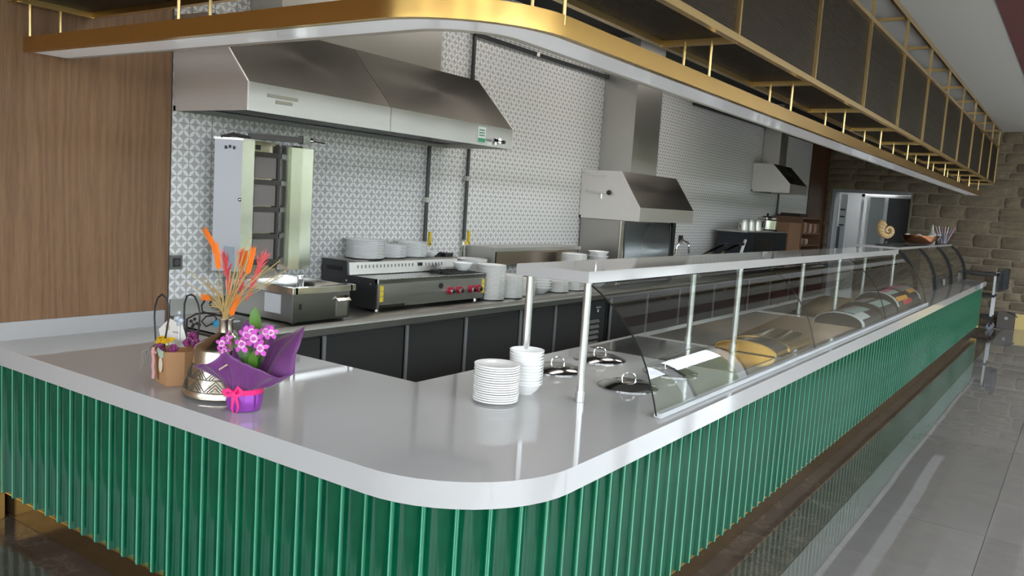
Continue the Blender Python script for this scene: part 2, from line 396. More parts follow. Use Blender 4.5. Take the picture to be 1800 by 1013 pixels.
# doorway: grey reveal and room behind
dr = MB(); GW = mat('pale_grey_paint', (.42, .44, .45), .7)
dr.box(DX0 - .02, DX0 + .05, FY - .02, FY + .36, 0, DZ); dr.box(DX0, DX1, FY - .01, FY + .36, DZ - .05, DZ + .01)
d1 = struct(dr.build('door_1', mat('grey_door_frame', (.34, .36, .37), .6)))
BACK_FILL = mat('back_room_fill', (.9, .9, .9), .5, emit=(1.0, 1.0, 1.0, 9.0))  # unseen glowing panels added to brighten the room behind the doorway
MB().box(-2.8, -1.8, FY + .9, FY + 1.7, 2.86, 2.89).build('room_fill', BACK_FILL, d1)
MB().box(-2.75, -1.95, FY + .37, FY + .39, DZ - .02, DZ + .01).build('strip_fill', BACK_FILL, d1)
MB().box(DX0 - .5, DX1 + .5, FY + 2.2, FY + 2.3, 0, 3.0).build('back_panel', GW, d1)
MB().box(DX0 - .5, DX0 - .4, FY + .35, FY + 2.3, 0, 3.0).build('side_panel', GW, d1)
MB().box(DX1 + .4, DX1 + .5, FY + .35, FY + 2.3, 0, 3.0).build('side_panel', GW, d1)
MB().box(DX0 - .5, DX1 + .5, FY + .35, FY + 2.3, 2.9, 3.0).build('top_panel', GW, d1)
WFR = mat('white_frame', (.85, .87, .87), .4)
MB().box(-2.62, -2.56, FY + .40, FY + .46, 0, 2.42).build('frame_post', WFR, d1)
MB().box(-2.50, -2.45, FY + .40, FY + .46, 0, 2.36).build('frame_post', WFR, d1)
MB().box(-2.62, DX1 + .1, FY + .40, FY + .46, 2.36, 2.42).build('frame_head', WFR, d1)
MB().box(-2.16, -2.09, FY + .40, FY + .46, 0, 2.36).build('frame_post', WFR, d1)
MB().box(-2.45, -2.16, FY + .42, FY + .45, 0, 2.36).build('light_leaf', mat('light_grey_leaf', (.40, .43, .43), .5), d1)
MB().box(-2.09, DX1 + .1, FY + .42, FY + .45, 0, 2.36).build('dark_leaf', mat('dark_grey_leaf', (.085, .09, .095), .5), d1)
MB().box(-3.04, -2.90, FY + .42, FY + .45, .9, 2.4).build('hook_board', mat('hook_board', (.55, .57, .58), .6), d1)
for k, zz in enumerate((2.05, 1.90, 1.72)):
    MB().box(-3.02, -2.93, FY + .36, FY + .42, zz, zz + .03).build('coat_hook', BLACK, d1)
MB().box(-3.05, -3.0, FY + .36, FY + .42, 1.0, 1.7).build('dark_cloth', mat('dark_cloth', (.10, .12, .12), .9), d1)
# window side (to the right, out of frame) and glazed front behind the camera
wr = MB(); wr.box(5.0, 5.2, -8, FY + .2, 0, .08); wr.box(5.0, 5.2, -8, FY + .2, 3.45, CZ)
for y in range(-8, 17, 3): wr.box(5.0, 5.2, y - .08, y + .08, .08, 3.45)
struct(wr.build('wall_right', PLASTER))
wb = MB(); wb.box(-3.6, 5.2, -6.2, -6.0, 0, .08); wb.box(-3.6, 5.2, -6.2, -6.0, 3.45, CZ)
for x in (-3.4, -.4, 2.6, 5.0): wb.box(x - .10, x + .10, -6.2, -6.0, .08, 3.45)
struct(wb.build('wall_near', PLASTER))
LAWN = mat('paving_outside', (.42, .41, .38), .9)
struct(MB().box(-40, 60, -60, 60, -.6, -.3).build('floor_outside', LAWN))
HEDGE = mat('hedge_outside', (.075, .085, .04), .95)
hd = MB(); hd.box(10, 12, -30, 3, -.3, 2.3); hd.box(10, 12.5, 3, 40, -.3, 3.7); hd.box(-20, 10, -15, -13, -.3, 2.3)
tag(hd.build('hedge_row', HEDGE), 'clipped green hedge outside the windows', 'hedge')

# gold plinth blocks at the foot of the walls
o = MB().box(WX, WX + .17, -.9, .03, 0, .145).build('baseboard_left', GOLD_TRIM, bevel=.004); struct(o)
o = MB().box(.46, 1.5, FY - .14, FY - .05, 0, .29).build('baseboard_far', mat('pale_gold_plinth', (.72, .55, .22), .4, .3), bevel=.004); struct(o)

# unseen fill lamps added to brighten the kitchen, hidden behind the canopy
LAMP = mat('kitchen_fill_diffuser', (.9, .9, .9), .5, emit=(1.0, .95, .88, 17.0))  # glow of the unseen fill lamps added over the kitchen
for k, yy in enumerate((1.6, 3.6, 5.6, 7.6)):
    lt = thing('fill_lamp', 'unseen fill lamp added over the kitchen aisle, number %s from the wood panel' % ('one', 'two', 'three', 'four', 'five', 'six', 'seven')[k], 'lamp', (-2.0, yy, CZ - .03), 'fill lamps added over the kitchen')
    MB().box(-2.12, -1.88, yy - .62, yy + .62, CZ - .03, CZ - .001).build('frame', GREY_P, lt); MB().box(-2.1, -1.9, yy - .6, yy + .6, CZ - .036, CZ - .031).build('fill_diffuser', LAMP, lt)  # frame belongs to the added fill lamp

HALL_FILL = mat('hall_fill_diffuser', (.9, .9, .9), .5, emit=(1.0, .95, .87, 2.0))  # unseen lamp panels added over the hall as fill
for k, yy in enumerate((-4.2, -2.0, .2, 2.4)):
    lt = thing('fill_lamp', 'unseen square fill lamp added over the customers, %s from the entrance' % ('nearest', 'second', 'third', 'fourth')[k], 'lamp', (2.8, yy, CZ - .03), 'fill lamps added over the customers')
    MB().box(2.18, 3.42, yy - .62, yy + .62, CZ - .03, CZ - .001).build('frame', GREY_P, lt); MB().box(2.2, 3.4, yy - .6, yy + .6, CZ - .036, CZ - .031).build('fill_diffuser', HALL_FILL, lt)  # frame belongs to the added fill lamp

# ================================================================== SERVICE COUNTER
ct = thing('service_counter', 'long L-shaped service counter with white top and green ribbed tile front', 'counter', (-.6, .5, 0))
R = .5; CE = 15.2; TE = 14.75
def lpath(off, x_end, y_end, step=.05, R=R):   # outer edge path: from the wall along the short arm, round the corner, along the long arm
    r = R - off; c = (-R, R); pts = [(x_end, off)]
    for k in range(13):
        t = -PI / 2 + PI / 2 * k / 12; pts.append((c[0] + r * math.cos(t), c[1] + r * math.sin(t)))
    pts.append((-off, y_end)); return pts
IX = -1.22; IY = 1.07
W1, W2, W3, W4 = 3.50, 5.90, 6.02, 8.50; WA, WB_ = -1.15, -.17
top = MB(); op = lpath(0, WX + .012, W1)
top.prism(op + [(IX, W1), (IX, IY), (WX + .012, IY)], 2, CT - .092, CT)
top.box(WB_, 0, W1, W2, CT - .092, CT); top.box(IX, WA, W1, W2, CT - .092, CT)
top.box(IX, 0, W2, W3, CT - .092, CT)
top.box(WB_, 0, W3, W4, CT - .092, CT); top.box(IX, WA, W3, W4, CT - .092, CT)
top.box(IX, 0, W4, CE, CT - .092, CT)
top.build('countertop', WHITE, ct, smooth=True)
MB().box(WX + .002, WX + .022, -.0, 1.02, CT, 1.012).build('upstand', WHITE, ct)
# wells: sunken steel basins
WELL = brushed('well_steel', (.17, .135, .10), .14, (3, 3, 3), .05, 0)
for a, b in ((W1, W2), (W3, W4)):
    w = MB(); w.box(WA, WB_, a, b, CT - .14, CT - .12); w.box(WA, WA + .008, a, b, CT - .12, CT - .004); w.box(WB_ - .008, WB_, a, b, CT - .12, CT - .004)
    w.box(WA, WB_, a, a + .008, CT - .12, CT - .004); w.box(WA, WB_, b - .008, b, CT - .12, CT - .004); w.build('steel_well', WELL, ct)
# flush covers in front of the wells
part_label(MB().box(-1.165, -.70, 2.70, 3.40, CT, CT + .004).build('cover_plate', mat('dark_grey_cover', (.12, .115, .11), .08, .6), ct), 'dark grey flush cover plate')
part_label(MB().box(-.69, -.19, 2.70, 3.38, CT, CT + .004).build('cover_plate', WELL, ct), 'brown shining steel cover plate')
# body behind the tiles, bronze kick plate, brass beads
def strip(off0, off1, z0, z1, yend, xend=WX + .01):
    a = lpath(off0, xend, yend); b = lpath(off1, xend, yend); m = MB(); n = len(a)
    vs = [(x, y, z0) for x, y in a] + [(x, y, z0) for x, y in b] + [(x, y, z1) for x, y in a] + [(x, y, z1) for x, y in b]
    fs = []
    for i in range(n - 1):
        fs += [(i, i + 1, 2 * n + i + 1, 2 * n + i), (n + i, 3 * n + i, 3 * n + i + 1, n + i + 1), (2 * n + i, 2 * n + i + 1, 3 * n + i + 1, 3 * n + i), (i, n + i, n + i + 1, i + 1)]
    fs += [(0, 2 * n, 3 * n, n), (n - 1, 2 * n - 1, 4 * n - 1, 3 * n - 1)]
    return m.add(vs, fs)
strip(.055, .20, .146, CT - .092, TE).build('carcass', GROUT_D, ct)
strip(.055, .16, 0.002, .136, TE - .03).build('kick_plate', KICK, ct)
strip(.026, .16, .139, .146, TE + .01).build('brass_bead', GOLD_TRIM, ct)
bk = MB(); bk.box(WX + .01, IX + .0, IY - .06, IY - .03, .1, CT - .092); bk.box(IX + .03, IX + .06, IY - .03, CE - .5, .1, CT - .092); bk.box(IX, -.1, CE - .5, CE - .48, .1, CT - .092)
bk.build('rear_panel', STEEL_DOOR, ct)
MB().box(-.06, -.012, TE, TE + .025, .10, CT - .092).build('brass_end_trim', GOLD_TRIM, ct)
# green fluted tiles
TW = .1125
def flute_mesh(width=TW, arc=0.0):
    n = 12; zb, zt = .146, CT - .092; mb = MB(); rows = []
    prof = []
    w = width - .002
    for k in range(n + 1):
        u = k / n; x = -w / 2 + w * u; d = .036 * (math.sin(PI * u) ** .75)
        prof.append((x, d))
    arc = []
    for k in range(15):
        t = PI * k / 14; arc.append((-(w / 2 - .009) * math.cos(t), .005 + .036 * math.sin(t) ** .9))
    rim_ = [(-w / 2, .050), (-w / 2, .007), (-w / 2 + .0012, .003), (-w / 2 + .0035, .0), (-w / 2 + .006, .0008), (-w / 2 + .008, .0028)]
    prof = rim_ + arc + [(-x, d) for x, d in reversed(rim_)]
    mb.prism([(x, d) for x, d in prof], 2, zb, zt)
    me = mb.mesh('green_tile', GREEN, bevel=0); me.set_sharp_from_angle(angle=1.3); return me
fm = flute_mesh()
off = .008
y = R
kx = 0
x = -R + TW * .02
# long side
y = R + TW / 2
while y < TE - TW * .4:
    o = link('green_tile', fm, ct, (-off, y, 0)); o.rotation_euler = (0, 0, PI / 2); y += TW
x = -R - TW / 2
while x > WX + .03:
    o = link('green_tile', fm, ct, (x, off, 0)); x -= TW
nc = 7; da = (PI / 2) / nc
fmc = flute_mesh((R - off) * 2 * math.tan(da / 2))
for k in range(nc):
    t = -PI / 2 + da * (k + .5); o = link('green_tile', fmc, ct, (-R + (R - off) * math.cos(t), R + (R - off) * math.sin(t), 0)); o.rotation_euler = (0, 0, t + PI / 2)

# ================================================================== SNEEZE GUARD
sg = thing('sneeze_guard', 'long curved glass sneeze guard with white shelf on chrome posts', 'display case', (-.6, 1.4, CT))
ST = 1.528; SX0, SX1 = -.85, -.45
MB().box(SX0, SX1, 1.33, 8.9, 1.474, ST).build('shelf', WHITE, sg, bevel=.003)
for yy in (1.37, 3.41, 6.09, 8.76):
    for xx in (-.471, -.79):
        p = MB(); p.cyl((xx, yy, CT + .001), .019, 1.474 - CT, seg=20); p.cyl((xx, yy, CT + .001), .023, .05, seg=20); p.build('post', POST, sg)
gp = [(-.462, 1.474), (-.401, 1.436), (-.337, 1.388), (-.280, 1.334), (-.233, 1.278), (-.180, 1.205), (-.140, 1.125), (-.113, 1.05), (-.093, .985), (-.077, .926)]
def curved_pane(prof, y0, y1, th=.008):
    n = len(prof); inn = []
    for i, (x, z) in enumerate(prof):
        a = Vector(prof[max(i - 1, 0)]); b = Vector(prof[min(i + 1, n - 1)]); t = (b - a).normalized(); inn.append((x - (-t.y) * -th, z - t.x * -th) if False else (x + t.y * th, z - t.x * th))
    m = MB(); vs = [(x, y, z) for y in (y0, y1) for pr in (prof, inn) for x, z in pr]
    A, B, Cc, D = 0, n, 2 * n, 3 * n
    m.cur = 0; m.add(vs, [])
    f0 = [(A + i, A + i + 1, Cc + i + 1, Cc + i) for i in range(n - 1)] + [(B + i, D + i, D + i + 1, B + i + 1) for i in range(n - 1)]
    f1 = [(A + i, B + i, B + i + 1, A + i + 1) for i in range(n - 1)] + [(Cc + i, Cc + i + 1, D + i + 1, D + i) for i in range(n - 1)] + [(A, Cc, D, B), (A + n - 1, B + n - 1, D + n - 1, Cc + n - 1)]
    m.f += f0 + f1; m.m += [0] * len(f0) + [1] * len(f1); return m
for a, b in ((1.37, 3.965), (3.972, 6.445), (6.452, 8.85)):
    curved_pane(gp, a, b).build('glass_pane', [GLASS, GLASS_EDGE], sg)
MB().box(-.095, -.055, 1.37, 8.86, CT + .001, CT + .022).build('base_rail', WHITE_E, sg, bevel=.004)
bolts = MB()
for yy in (2.2, 3.2, 4.7, 5.6, 7.2, 8.1): bolts.cyl((-.62, yy, 1.466), .012, .012, seg=10)
tag(bolts.build('shelf_bolt', CHROME, sg), kind='stuff')

# made-up barrels standing in for colours reflected in the curved glass
def barrel(name, label, cat, y0, y1, x0, x1, h, m_, bands, grp=None):
    t = thing(name, label, cat, ((x0 + x1) / 2, (y0 + y1) / 2, CT), grp); xc = (x0 + x1) / 2; hw = (x1 - x0) / 2; n = 12
    def arc_(e, k0=0, k1=n): return [(xc - (hw + e) * math.cos(PI * k / n), CT + .004 + (h + e) * math.sin(PI * k / n) ** .8) for k in range(k0, k1 + 1)]
    MB().prism(arc_(0), 1, y0, y1).build('cover', m_, t)  # made-up barrel standing in for a reflection in the glass
    for a, b, k0, k1, bm_, nm in bands:
        o_ = arc_(.004, k0, k1); i_ = arc_(-.002, k0, k1); MB().prism(o_ + i_[::-1], 1, y0 + (y1 - y0) * a, y0 + (y1 - y0) * b).build(nm, bm_, t)
    return t
GLD = mat('reflected_gold', (.46, .28, .06), .16, 1.0); DKP = mat('dark_reflection', (.012, .013, .014), .5)
barrel('gold_reflection', 'gold barrel made up for colour reflected in the case glass', 'food cover', 3.42, 4.30, -.60, -.19, .075, GLD, [(.0, .03, 0, 12, GOLD_TRIM, 'gold_arc'), (.34, .37, 0, 12, GOLD_TRIM, 'gold_arc'), (.06, .33, 6, 11, mat('dark_patch_tint', (.03, .028, .03), .12), 'dark_patch')])
C_ = {n: mat('reflected_' + n, c, .4) for n, c in (('pink', (.75, .10, .20)), ('white', (.70, .74, .74)), ('orange', (.80, .38, .04)), ('red', (.62, .05, .06)), ('mint', (.40, .52, .50)), ('mauve', (.38, .30, .31)))}
barrel('case_reflection', 'dark shape made up for a reflection in the case glass, with white end band and mint band', 'reflection', 5.6, 6.45, -.52, -.11, .11, DKP, [(0, .10, 0, 12, C_['white'], 'end_band'), (.2, .9, 6, 8, C_['mint'], 'colour_band'), (.3, .95, 5, 6, C_['mauve'], 'colour_band'), (.12, .5, 8, 10, C_['white'], 'colour_band')], 'made-up reflections in the case')
barrel('case_reflection', 'dark shape made up for a reflection in the case glass, with mauve and mint bands, middle of the row', 'reflection', 6.5, 7.2, -.54, -.11, .14, DKP, [(.1, .9, 4, 6, C_['mauve'], 'colour_band'), (.1, .95, 7, 9, C_['mint'], 'colour_band')], 'made-up reflections in the case')
barrel('case_reflection', 'dark shape made up for a reflection in the case glass, with pink, orange and red bands near the case end', 'reflection', 7.25, 8.66, -.56, -.11, .20, DKP, [(.08, .42, 6, 7, C_['pink'], 'colour_band'), (.0, .05, 2, 11, C_['white'], 'end_band'), (.08, .42, 7, 8, C_['mint'], 'colour_band'), (.08, .50, 9, 10, C_['orange'], 'colour_band'), (.25, .6, 10, 11, C_['red'], 'colour_band'), (.52, 1, 5, 6, C_['pink'], 'colour_band'), (.56, 1, 6, 8, C_['mauve'], 'colour_band'), (.7, .98, 8, 9, C_['orange'], 'colour_band'), (.97, 1, 4, 11, C_['white'], 'end_band')], 'made-up reflections in the case')

# second curved case at the far end
fc = thing('curved_glass_case', 'far curved glass case with black ribs and thin white top slab', 'display case', (-.7, 12, CT))
MB().box(-1.12, -.60, 9.75, 15.0, 1.50, 1.532).build('top_slab', WHITE, fc, bevel=.003)
MB().box(-1.12, -1.09, 9.75, 15.0, CT + .002, 1.50).build('rear_panel', mat('dark_smoked_panel', (.05, .045, .04), .15), fc)
gp2 = [(-.60, 1.50), (-.53, 1.44), (-.47, 1.37), (-.42, 1.29), (-.38, 1.20), (-.35, 1.10), (-.333, 1.0), (-.325, .92)]
RIBM = mat('matt_black_rib', (.008, .008, .008), .6)
ribY = (9.8, 11.4, 13.15, 14.95)
for a, b in zip(ribY, ribY[1:]): curved_pane(gp2, a + .03, b - .03).build('glass_pane', [GLASS, GLASS_EDGE], fc)
for yy in ribY:
    rb = MB(); rows = []
    for k in range(len(gp2)):
        x, z = gp2[k]; rows.append((x, z))
    n = len(rows); vs = [(x - d, y, z - d * .4) for y in (yy - .035, yy + .035) for d in (-.015, .03) for x, z in rows]; fs = []
    for i in range(n - 1): fs += [(i, i + 1, 2 * n + i + 1, 2 * n + i), (n + i, 3 * n + i, 3 * n + i + 1, n + i + 1), (i, n + i, n + i + 1, i + 1), (2 * n + i, 2 * n + i + 1, 3 * n + i + 1, 3 * n + i)]
    fs += [(0, 2 * n, 3 * n, n), (n - 1, 2 * n - 1, 4 * n - 1, 3 * n - 1)]
    r_ = rb.add(vs, fs).build('rib', RIBM, fc)
    part = MB(); part.cyl((-.375, yy, 1.13), .018, .03, axis=0, seg=10); part.cyl((-.36, yy, 1.07), .018, .03, axis=0, seg=10); part.build('chrome_clip', CHROME, r_)

# ================================================================== HANGING CHANNEL (brass fascia, white underside)
hc = thing('hanging_channel', 'curved brass fascia channel with glossy white underside hung over the counter', 'canopy', (-.6, .4, 2.43))
FZ0, FZ1 = 2.4315, 2.507; FO = .195; FXO = -.25
def fpath(off, xe=WX + .001, ye=15.1):
    r = R - off; cx, cy = FXO - R, FO + R; pts = [(xe, FO + off)]
    for k in range(17):
        t = -PI / 2 + PI / 2 * k / 16; pts.append((cx + r * math.cos(t), cy + r * math.sin(t)))
    pts.append((FXO - off, ye)); return pts
def fstrip(o0, o1, z0, z1, ye=15.1, seg=None):
    a = fpath(o0, ye=ye); b = fpath(o1, ye=ye)
    if seg: a = a[seg[0]:seg[1]]; b = b[seg[0]:seg[1]]
    n = len(a); m = MB(); vs = [(x, y, z) for z in (z0, z1) for pth in (a, b) for x, y in pth]; fs = []
    for i in range(n - 1): fs += [(i, i + 1, 2 * n + i + 1, 2 * n + i), (n + i, 3 * n + i, 3 * n + i + 1, n + i + 1), (2 * n + i, 2 * n + i + 1, 3 * n + i + 1, 3 * n + i), (i, n + i, n + i + 1, i + 1)]
    fs += [(0, 2 * n, 3 * n, n), (n - 1, 2 * n - 1, 4 * n - 1, 3 * n - 1)]
    return m.add(vs, fs)
CW = .235
fstrip(0, .012, FZ0, FZ1).build('fascia', GOLD, hc)
fstrip(CW - .012, CW, FZ0, FZ1 - .03).build('inner_lip', mat('beige_lip', (.45, .42, .36), .35, .3), hc)
fstrip(.012, .035, FZ0, FZ0 + .008).build('outer_return', GOLD_TRIM, hc)
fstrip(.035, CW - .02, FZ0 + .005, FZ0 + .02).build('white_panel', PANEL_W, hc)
fstrip(.012, CW - .012, FZ1 - .045, FZ1 - .035).build('top_cover', mat('channel_top', (.05, .04, .03), .6), hc)

# ================================================================== MESH BOX CANOPY
mc = thing('mesh_canopy', 'brass framed box of dark wire mesh running along the ceiling', 'canopy', (-.34, .34, 2.67))
XO, XI = -.137, -.54; YO, YI = .135, .535; BZ0, BZ1 = 2.67, 3.36; HZ = 3.665; BE = 15.9
T = .034
def P2(k): return {'o': (XO, YO), 'i': (XI, YI)}[k]
for zz, w in ((BZ0 + T / 2, T), (BZ1, T)):
    for nm, a, b in (('long_rail', (XO, YO, zz), (XO, BE, zz)), ('long_rail', (XI, YI, zz), (XI, BE, zz)), ('short_rail', (WX + .01, YO, zz), (XO, YO, zz)), ('short_rail', (WX + .01, YI, zz), (XI, YI, zz))):
        MB().bar(a, b, w, w).build(nm, GOLD_ROD, mc)
for a, b in (((XO, YO, HZ), (XO, BE, HZ)), ((XI, YI, HZ), (XI, BE, HZ)), ((WX + .01, YO, HZ), (XO, YO, HZ)), ((WX + .01, YI, HZ), (XI, YI, HZ))):
    MB().bar(a, b, .025, .05).build('ceiling_rail', GOLD_ROD, mc)
bays = [YO] + [.68 + 0.0] + [2.08 + 1.39 * k for k in range(0, 10)] + [BE - .3]
bays = [.68, 2.08] + [2.08 + 1.39 * k for k in range(1, 10)] + [15.85]
for yy in bays:
    MB().bar((XO, yy, BZ0), (XO, yy, HZ), .022).build('upright', GOLD_ROD, mc)
    MB().bar((XI, yy, BZ0), (XI, yy, HZ), .022).build('upright', GOLD_ROD, mc)
    MB().bar((XI, yy, BZ0 + .012), (XO, yy, BZ0 + .012), .03).build('cross_bar', GOLD_ROD, mc)
    MB().bar((XI, yy, HZ), (XO, yy, HZ), .02, .032).build('top_rung', GOLD_ROD, mc)
    if yy < 15.6:
        MB().cyl((FXO - .008, yy - .02, FZ1 - .035), .0075, BZ0 - FZ1 + .05, seg=8).build('hanger_rod', GOLD_ROD, mc)
        MB().cyl((FXO - .15, yy - .02, FZ1 - .035), .0075, BZ0 - FZ1 + .05, seg=8).build('hanger_rod', GOLD_ROD, mc)
for xx in (-3.22, -1.92, -.60):
    MB().bar((xx, YO, BZ0 + .012), (xx, YI, BZ0 + .012), .03).build('cross_bar', GOLD_ROD, mc)
    if xx < -1:
        for y_ in (.205, .36): MB().cyl((xx, y_, FZ1 - .04), .0075, BZ0 - FZ1 + .05, seg=8).build('hanger_rod', GOLD_ROD, mc)
def wires(u0, u1, v0, v1, pt, pitch=.0125, w=.0042):     # woven sheet: straight wires both ways
    m = MB(); du = Vector(pt(1, 0)) - Vector(pt(0, 0)); dv = Vector(pt(0, 1)) - Vector(pt(0, 0)); nn = du.cross(dv).normalized()
    def wire(a, b, side):
        a = Vector(a); b = Vector(b); s_ = side * (w / 2); q = nn * (w * .35)
        m.add([a - s_ - q, a + s_ - q, a + s_ + q, a - s_ + q, b - s_ - q, b + s_ - q, b + s_ + q, b - s_ + q], [(0, 1, 5, 4), (1, 2, 6, 5), (2, 3, 7, 6), (3, 0, 4, 7)])
    k = u0 + pitch / 2
    while k < u1: wire(pt(k, v0), pt(k, v1), du.normalized()); k += pitch
    k = v0 + pitch / 2
    while k < v1: wire(pt(u0, k), pt(u1, k), dv.normalized()); k += pitch
    return m
edges = [YO] + bays
for a, b in zip(edges, edges[1:]):
    far = a > 6.5; pi_ = .022 if far else .014; ww = .0108 if far else .0050
    wires(a, b, BZ0 + .03, BZ1, lambda u, v: (XO - .012, u, v), pi_, ww).build('mesh_panel', MESHM, mc, smooth=False, fixn=False)
    wires(max(a, YI - .4), b, BZ0 + .03, BZ1, lambda u, v: (XI + .012, u, v), .022, .0115).build('mesh_panel', MESHM, mc, smooth=False, fixn=False)
    wires(a, b, XI + .01, XO - .01, lambda u, v: (v, u, BZ0 + .03), pi_, ww * 1.2).build('mesh_panel', MESHM, mc, smooth=False, fixn=False)
for a, b in ((WX + .02, -1.92), (-1.92, XI)):
    wires(a, b, YO + .01, YI - .01, lambda u, v: (u, v, BZ0 + .03), .0125, .0062).build('mesh_panel', MESHM, mc, smooth=False, fixn=False)
    wires(a, b, BZ0 + .03, BZ1, lambda u, v: (u, YI - .012, v), .0125, .0062).build('mesh_panel', MESHM, mc, smooth=False, fixn=False)
    wires(a, b, BZ0 + .03, BZ1, lambda u, v: (u, YO + .012, v), .018, .009).build('mesh_panel', MESHM, mc, smooth=False, fixn=False)
# dark service duct and spotlights inside the mesh box
sd = MB(); sd.box(-.50, -.30, 1.0, 15.6, 3.05, 3.25)
tag(sd.build('service_duct', mat('dark_duct', (.03, .028, .025), .5)), 'dark service duct lying inside the mesh canopy', 'duct')

# ================================================================== EXTRACTOR HOODS
def hood(name, label, y0, y1, xf, zb, zl, xs, zs, duct, zd=CZ):
    t = thing(name, label, 'extractor hood', ((WX + xf) / 2, (y0 + y1) / 2, zb))
    th = .012; CH = bpy.data.materials.get('satin_cheek_steel') or brushed('satin_cheek_steel', (.80, .77, .74), .5, (2, 160, 160), .03, 0)
    bsdf(CH).inputs['Metallic'].default_value = .75
    # end cheeks
    prof = [(WX + .006, zb), (xf, zb), (xf, zl), (xs, zs), (WX + .006, zs)]
    for a in (y0, y1 - th): MB().prism(prof, 1, a, a + th).build('side_cheek', CH, t)
    sl = MB(); d = .012
    ym = y0 + (y1 - y0) * .445
    for a, b in (((y0 + th, ym - .002), (ym + .002, y1 - th)) if y1 - y0 > 2 else ((y0 + th, y1 - th),)):
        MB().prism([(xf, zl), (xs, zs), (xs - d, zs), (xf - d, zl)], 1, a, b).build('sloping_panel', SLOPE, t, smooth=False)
        MB().box(xf - d, xf, a, b, zb, zl).build('front_lip', STEEL, t)
    MB().box(WX + .006, xs, y0 + th, y1 - th, zs - .012, zs).build('top_panel', STEEL, t)
    MB().box(WX + .006, xf - d, y0 + th, y1 - th, zb + .035, zb + .045).build('grease_tray', mat(name + '_inner', (.10, .10, .10), .4, .8), t)
    fr = MB(); fr.box(WX + .006, WX + .03, y0, y1, zb, zb + .03); fr.build('rear_gutter', STEEL_D, t)
    dx, da, db = duct
    MB().box(WX + .006, dx, da, db, zs, zd).build('flue_duct', STEEL, t)
    return t
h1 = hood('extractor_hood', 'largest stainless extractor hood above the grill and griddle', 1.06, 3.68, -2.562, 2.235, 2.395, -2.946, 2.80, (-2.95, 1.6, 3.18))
lb = MB().box(-2.561, -2.558, 1.20, 1.42, 2.325, 2.345); lb.build('embossed_plate', mat('worn_print', (.35, .34, .28), .5, .5), h1)
lb = MB().box(-2.561, -2.558, 1.26, 1.38, 2.295, 2.315); lb.build('embossed_plate', bpy.data.materials['worn_print'], h1)
st_ = MB().box(-2.5615, -2.558, 3.20, 3.30, 2.255, 2.375).build('notice_sticker', mat('sticker_white', (.75, .8, .75), .5), h1)
MB().box(-2.558, -2.5568, 3.205, 3.295, 2.258, 2.288).build('green_field', mat('sticker_green', (.05, .32, .16), .5), st_)
for k in range(3): MB().box(-2.558, -2.5568, 3.215, 3.285, 2.305 + .02 * k, 2.314 + .02 * k).build('print_line', mat('sticker_print_%d' % k, (.08, .25, .16), .5), st_)
v_ = MB(); v_.tube([(-2.53, 3.36, 2.29), (-2.53, 3.48, 2.28)], .012, 8); v_.cyl((-2.56, 3.44, 2.285), .02, .04, axis=0, seg=10); v_.cyl((-2.54, 3.42, 2.25), .012, .05, seg=8); v_.build('gas_valve', CHROME, h1)
MB().cyl((-2.545, 3.50, 2.28), .014, .03, axis=0, seg=10).build('valve_knob', BLACK, h1)
h2 = hood('extractor_hood', 'middle stainless extractor hood above the steel oven cabinet', 6.05, 7.52, -2.527, 1.68, 1.83, -2.783, 2.205, (-2.855, 6.42, 7.08))
v_ = MB(); v_.tube([(-3.2, 6.04, 1.98), (-3.0, 6.03, 1.965), (-2.92, 6.03, 1.97)], .012, 8); v_.cyl((-3.0, 6.05, 1.90), .014, .07, seg=8); v_.build('gas_valve', CHROME, h2)
MB().sphere((-2.90, 6.03, 1.97), .028, 10, 6).build('valve_knob', BLACK, h2)
MB().tube([(-3.26, 6.045, 2.18), (-3.1, 6.035, 2.16), (-2.95, 6.035, 2.155)], .010, 8).build('feed_pipe', CHROME, h2)
h3 = hood('extractor_hood', 'smallest stainless extractor hood near the brown panel', 11.65, 12.66, -2.635, 2.218, 2.365, -2.94, 2.68, (-2.974, 12.06, 12.44))
# black gas pipes on the tiles
def pipe(pts, r, label, fit=()):
    t = thing('gas_pipe', label, 'pipe', pts[0]); MB().tube(pts, r, 10).build('pipe_run', PIPE, t)
    for c, m in fit: MB().box(c[0] - .025, c[0] + .02, c[1] - .025, c[1] + .025, c[2] - .02, c[2] + .02).build('clip', m, t)
    return t
pX = WX + .04
pipe([(pX, 3.95, 3.255), (pX, 5.2, 3.255), (pX, 6.40, 3.262)], .020, 'black pipe running level high on the tiles over the largest hood', [((pX, 4.95, 3.255), STEEL), ((pX, 6.42, 3.265), BLACK)])
pipe([(pX, 3.95, 3.235), (pX, 3.95, 2.70)], .019, 'black upright pipe dropping behind the right end of the largest hood')
p1 = pipe([(pX, 3.42, 2.232), (pX, 3.42, 1.43)], .017, 'black upright gas pipe left of its pair above the griddle', [((pX, 3.42, 1.78), STEEL)])
p2 = pipe([(pX, 3.96, 2.9), (pX, 3.96, 1.44)], .017, 'black upright gas pipe above the stainless shelf, with a clip', [((pX, 3.96, 1.99), STEEL)])
for t, yy, zz in ((p1, 3.42, 1.34), (p2, 3.96, 1.35)):
    m = MB(); m.tube([(pX, yy, zz + .10), (pX, yy, zz - .13)], .014, 8); m.cyl((pX - .0, yy, zz + .04), .022, .03, seg=10); m.build('valve_body', CHROME, t)
    m = MB(); m.box(pX + .01, pX + .03, yy + .03, yy + .055, zz + .06, zz + .17); m.box(pX + .01, pX + .03, yy - .01, yy + .055, zz + .05, zz + .075); m.build('tap_lever', YELLOW, t)
pipe([(pX, 8.9, 3.285), (pX, 12.0, 3.30), (pX, 15.0, 3.315)], .020, 'black pipe running level high on the tiles over the far hoods', [((pX, 12.0, 3.30), STEEL)])
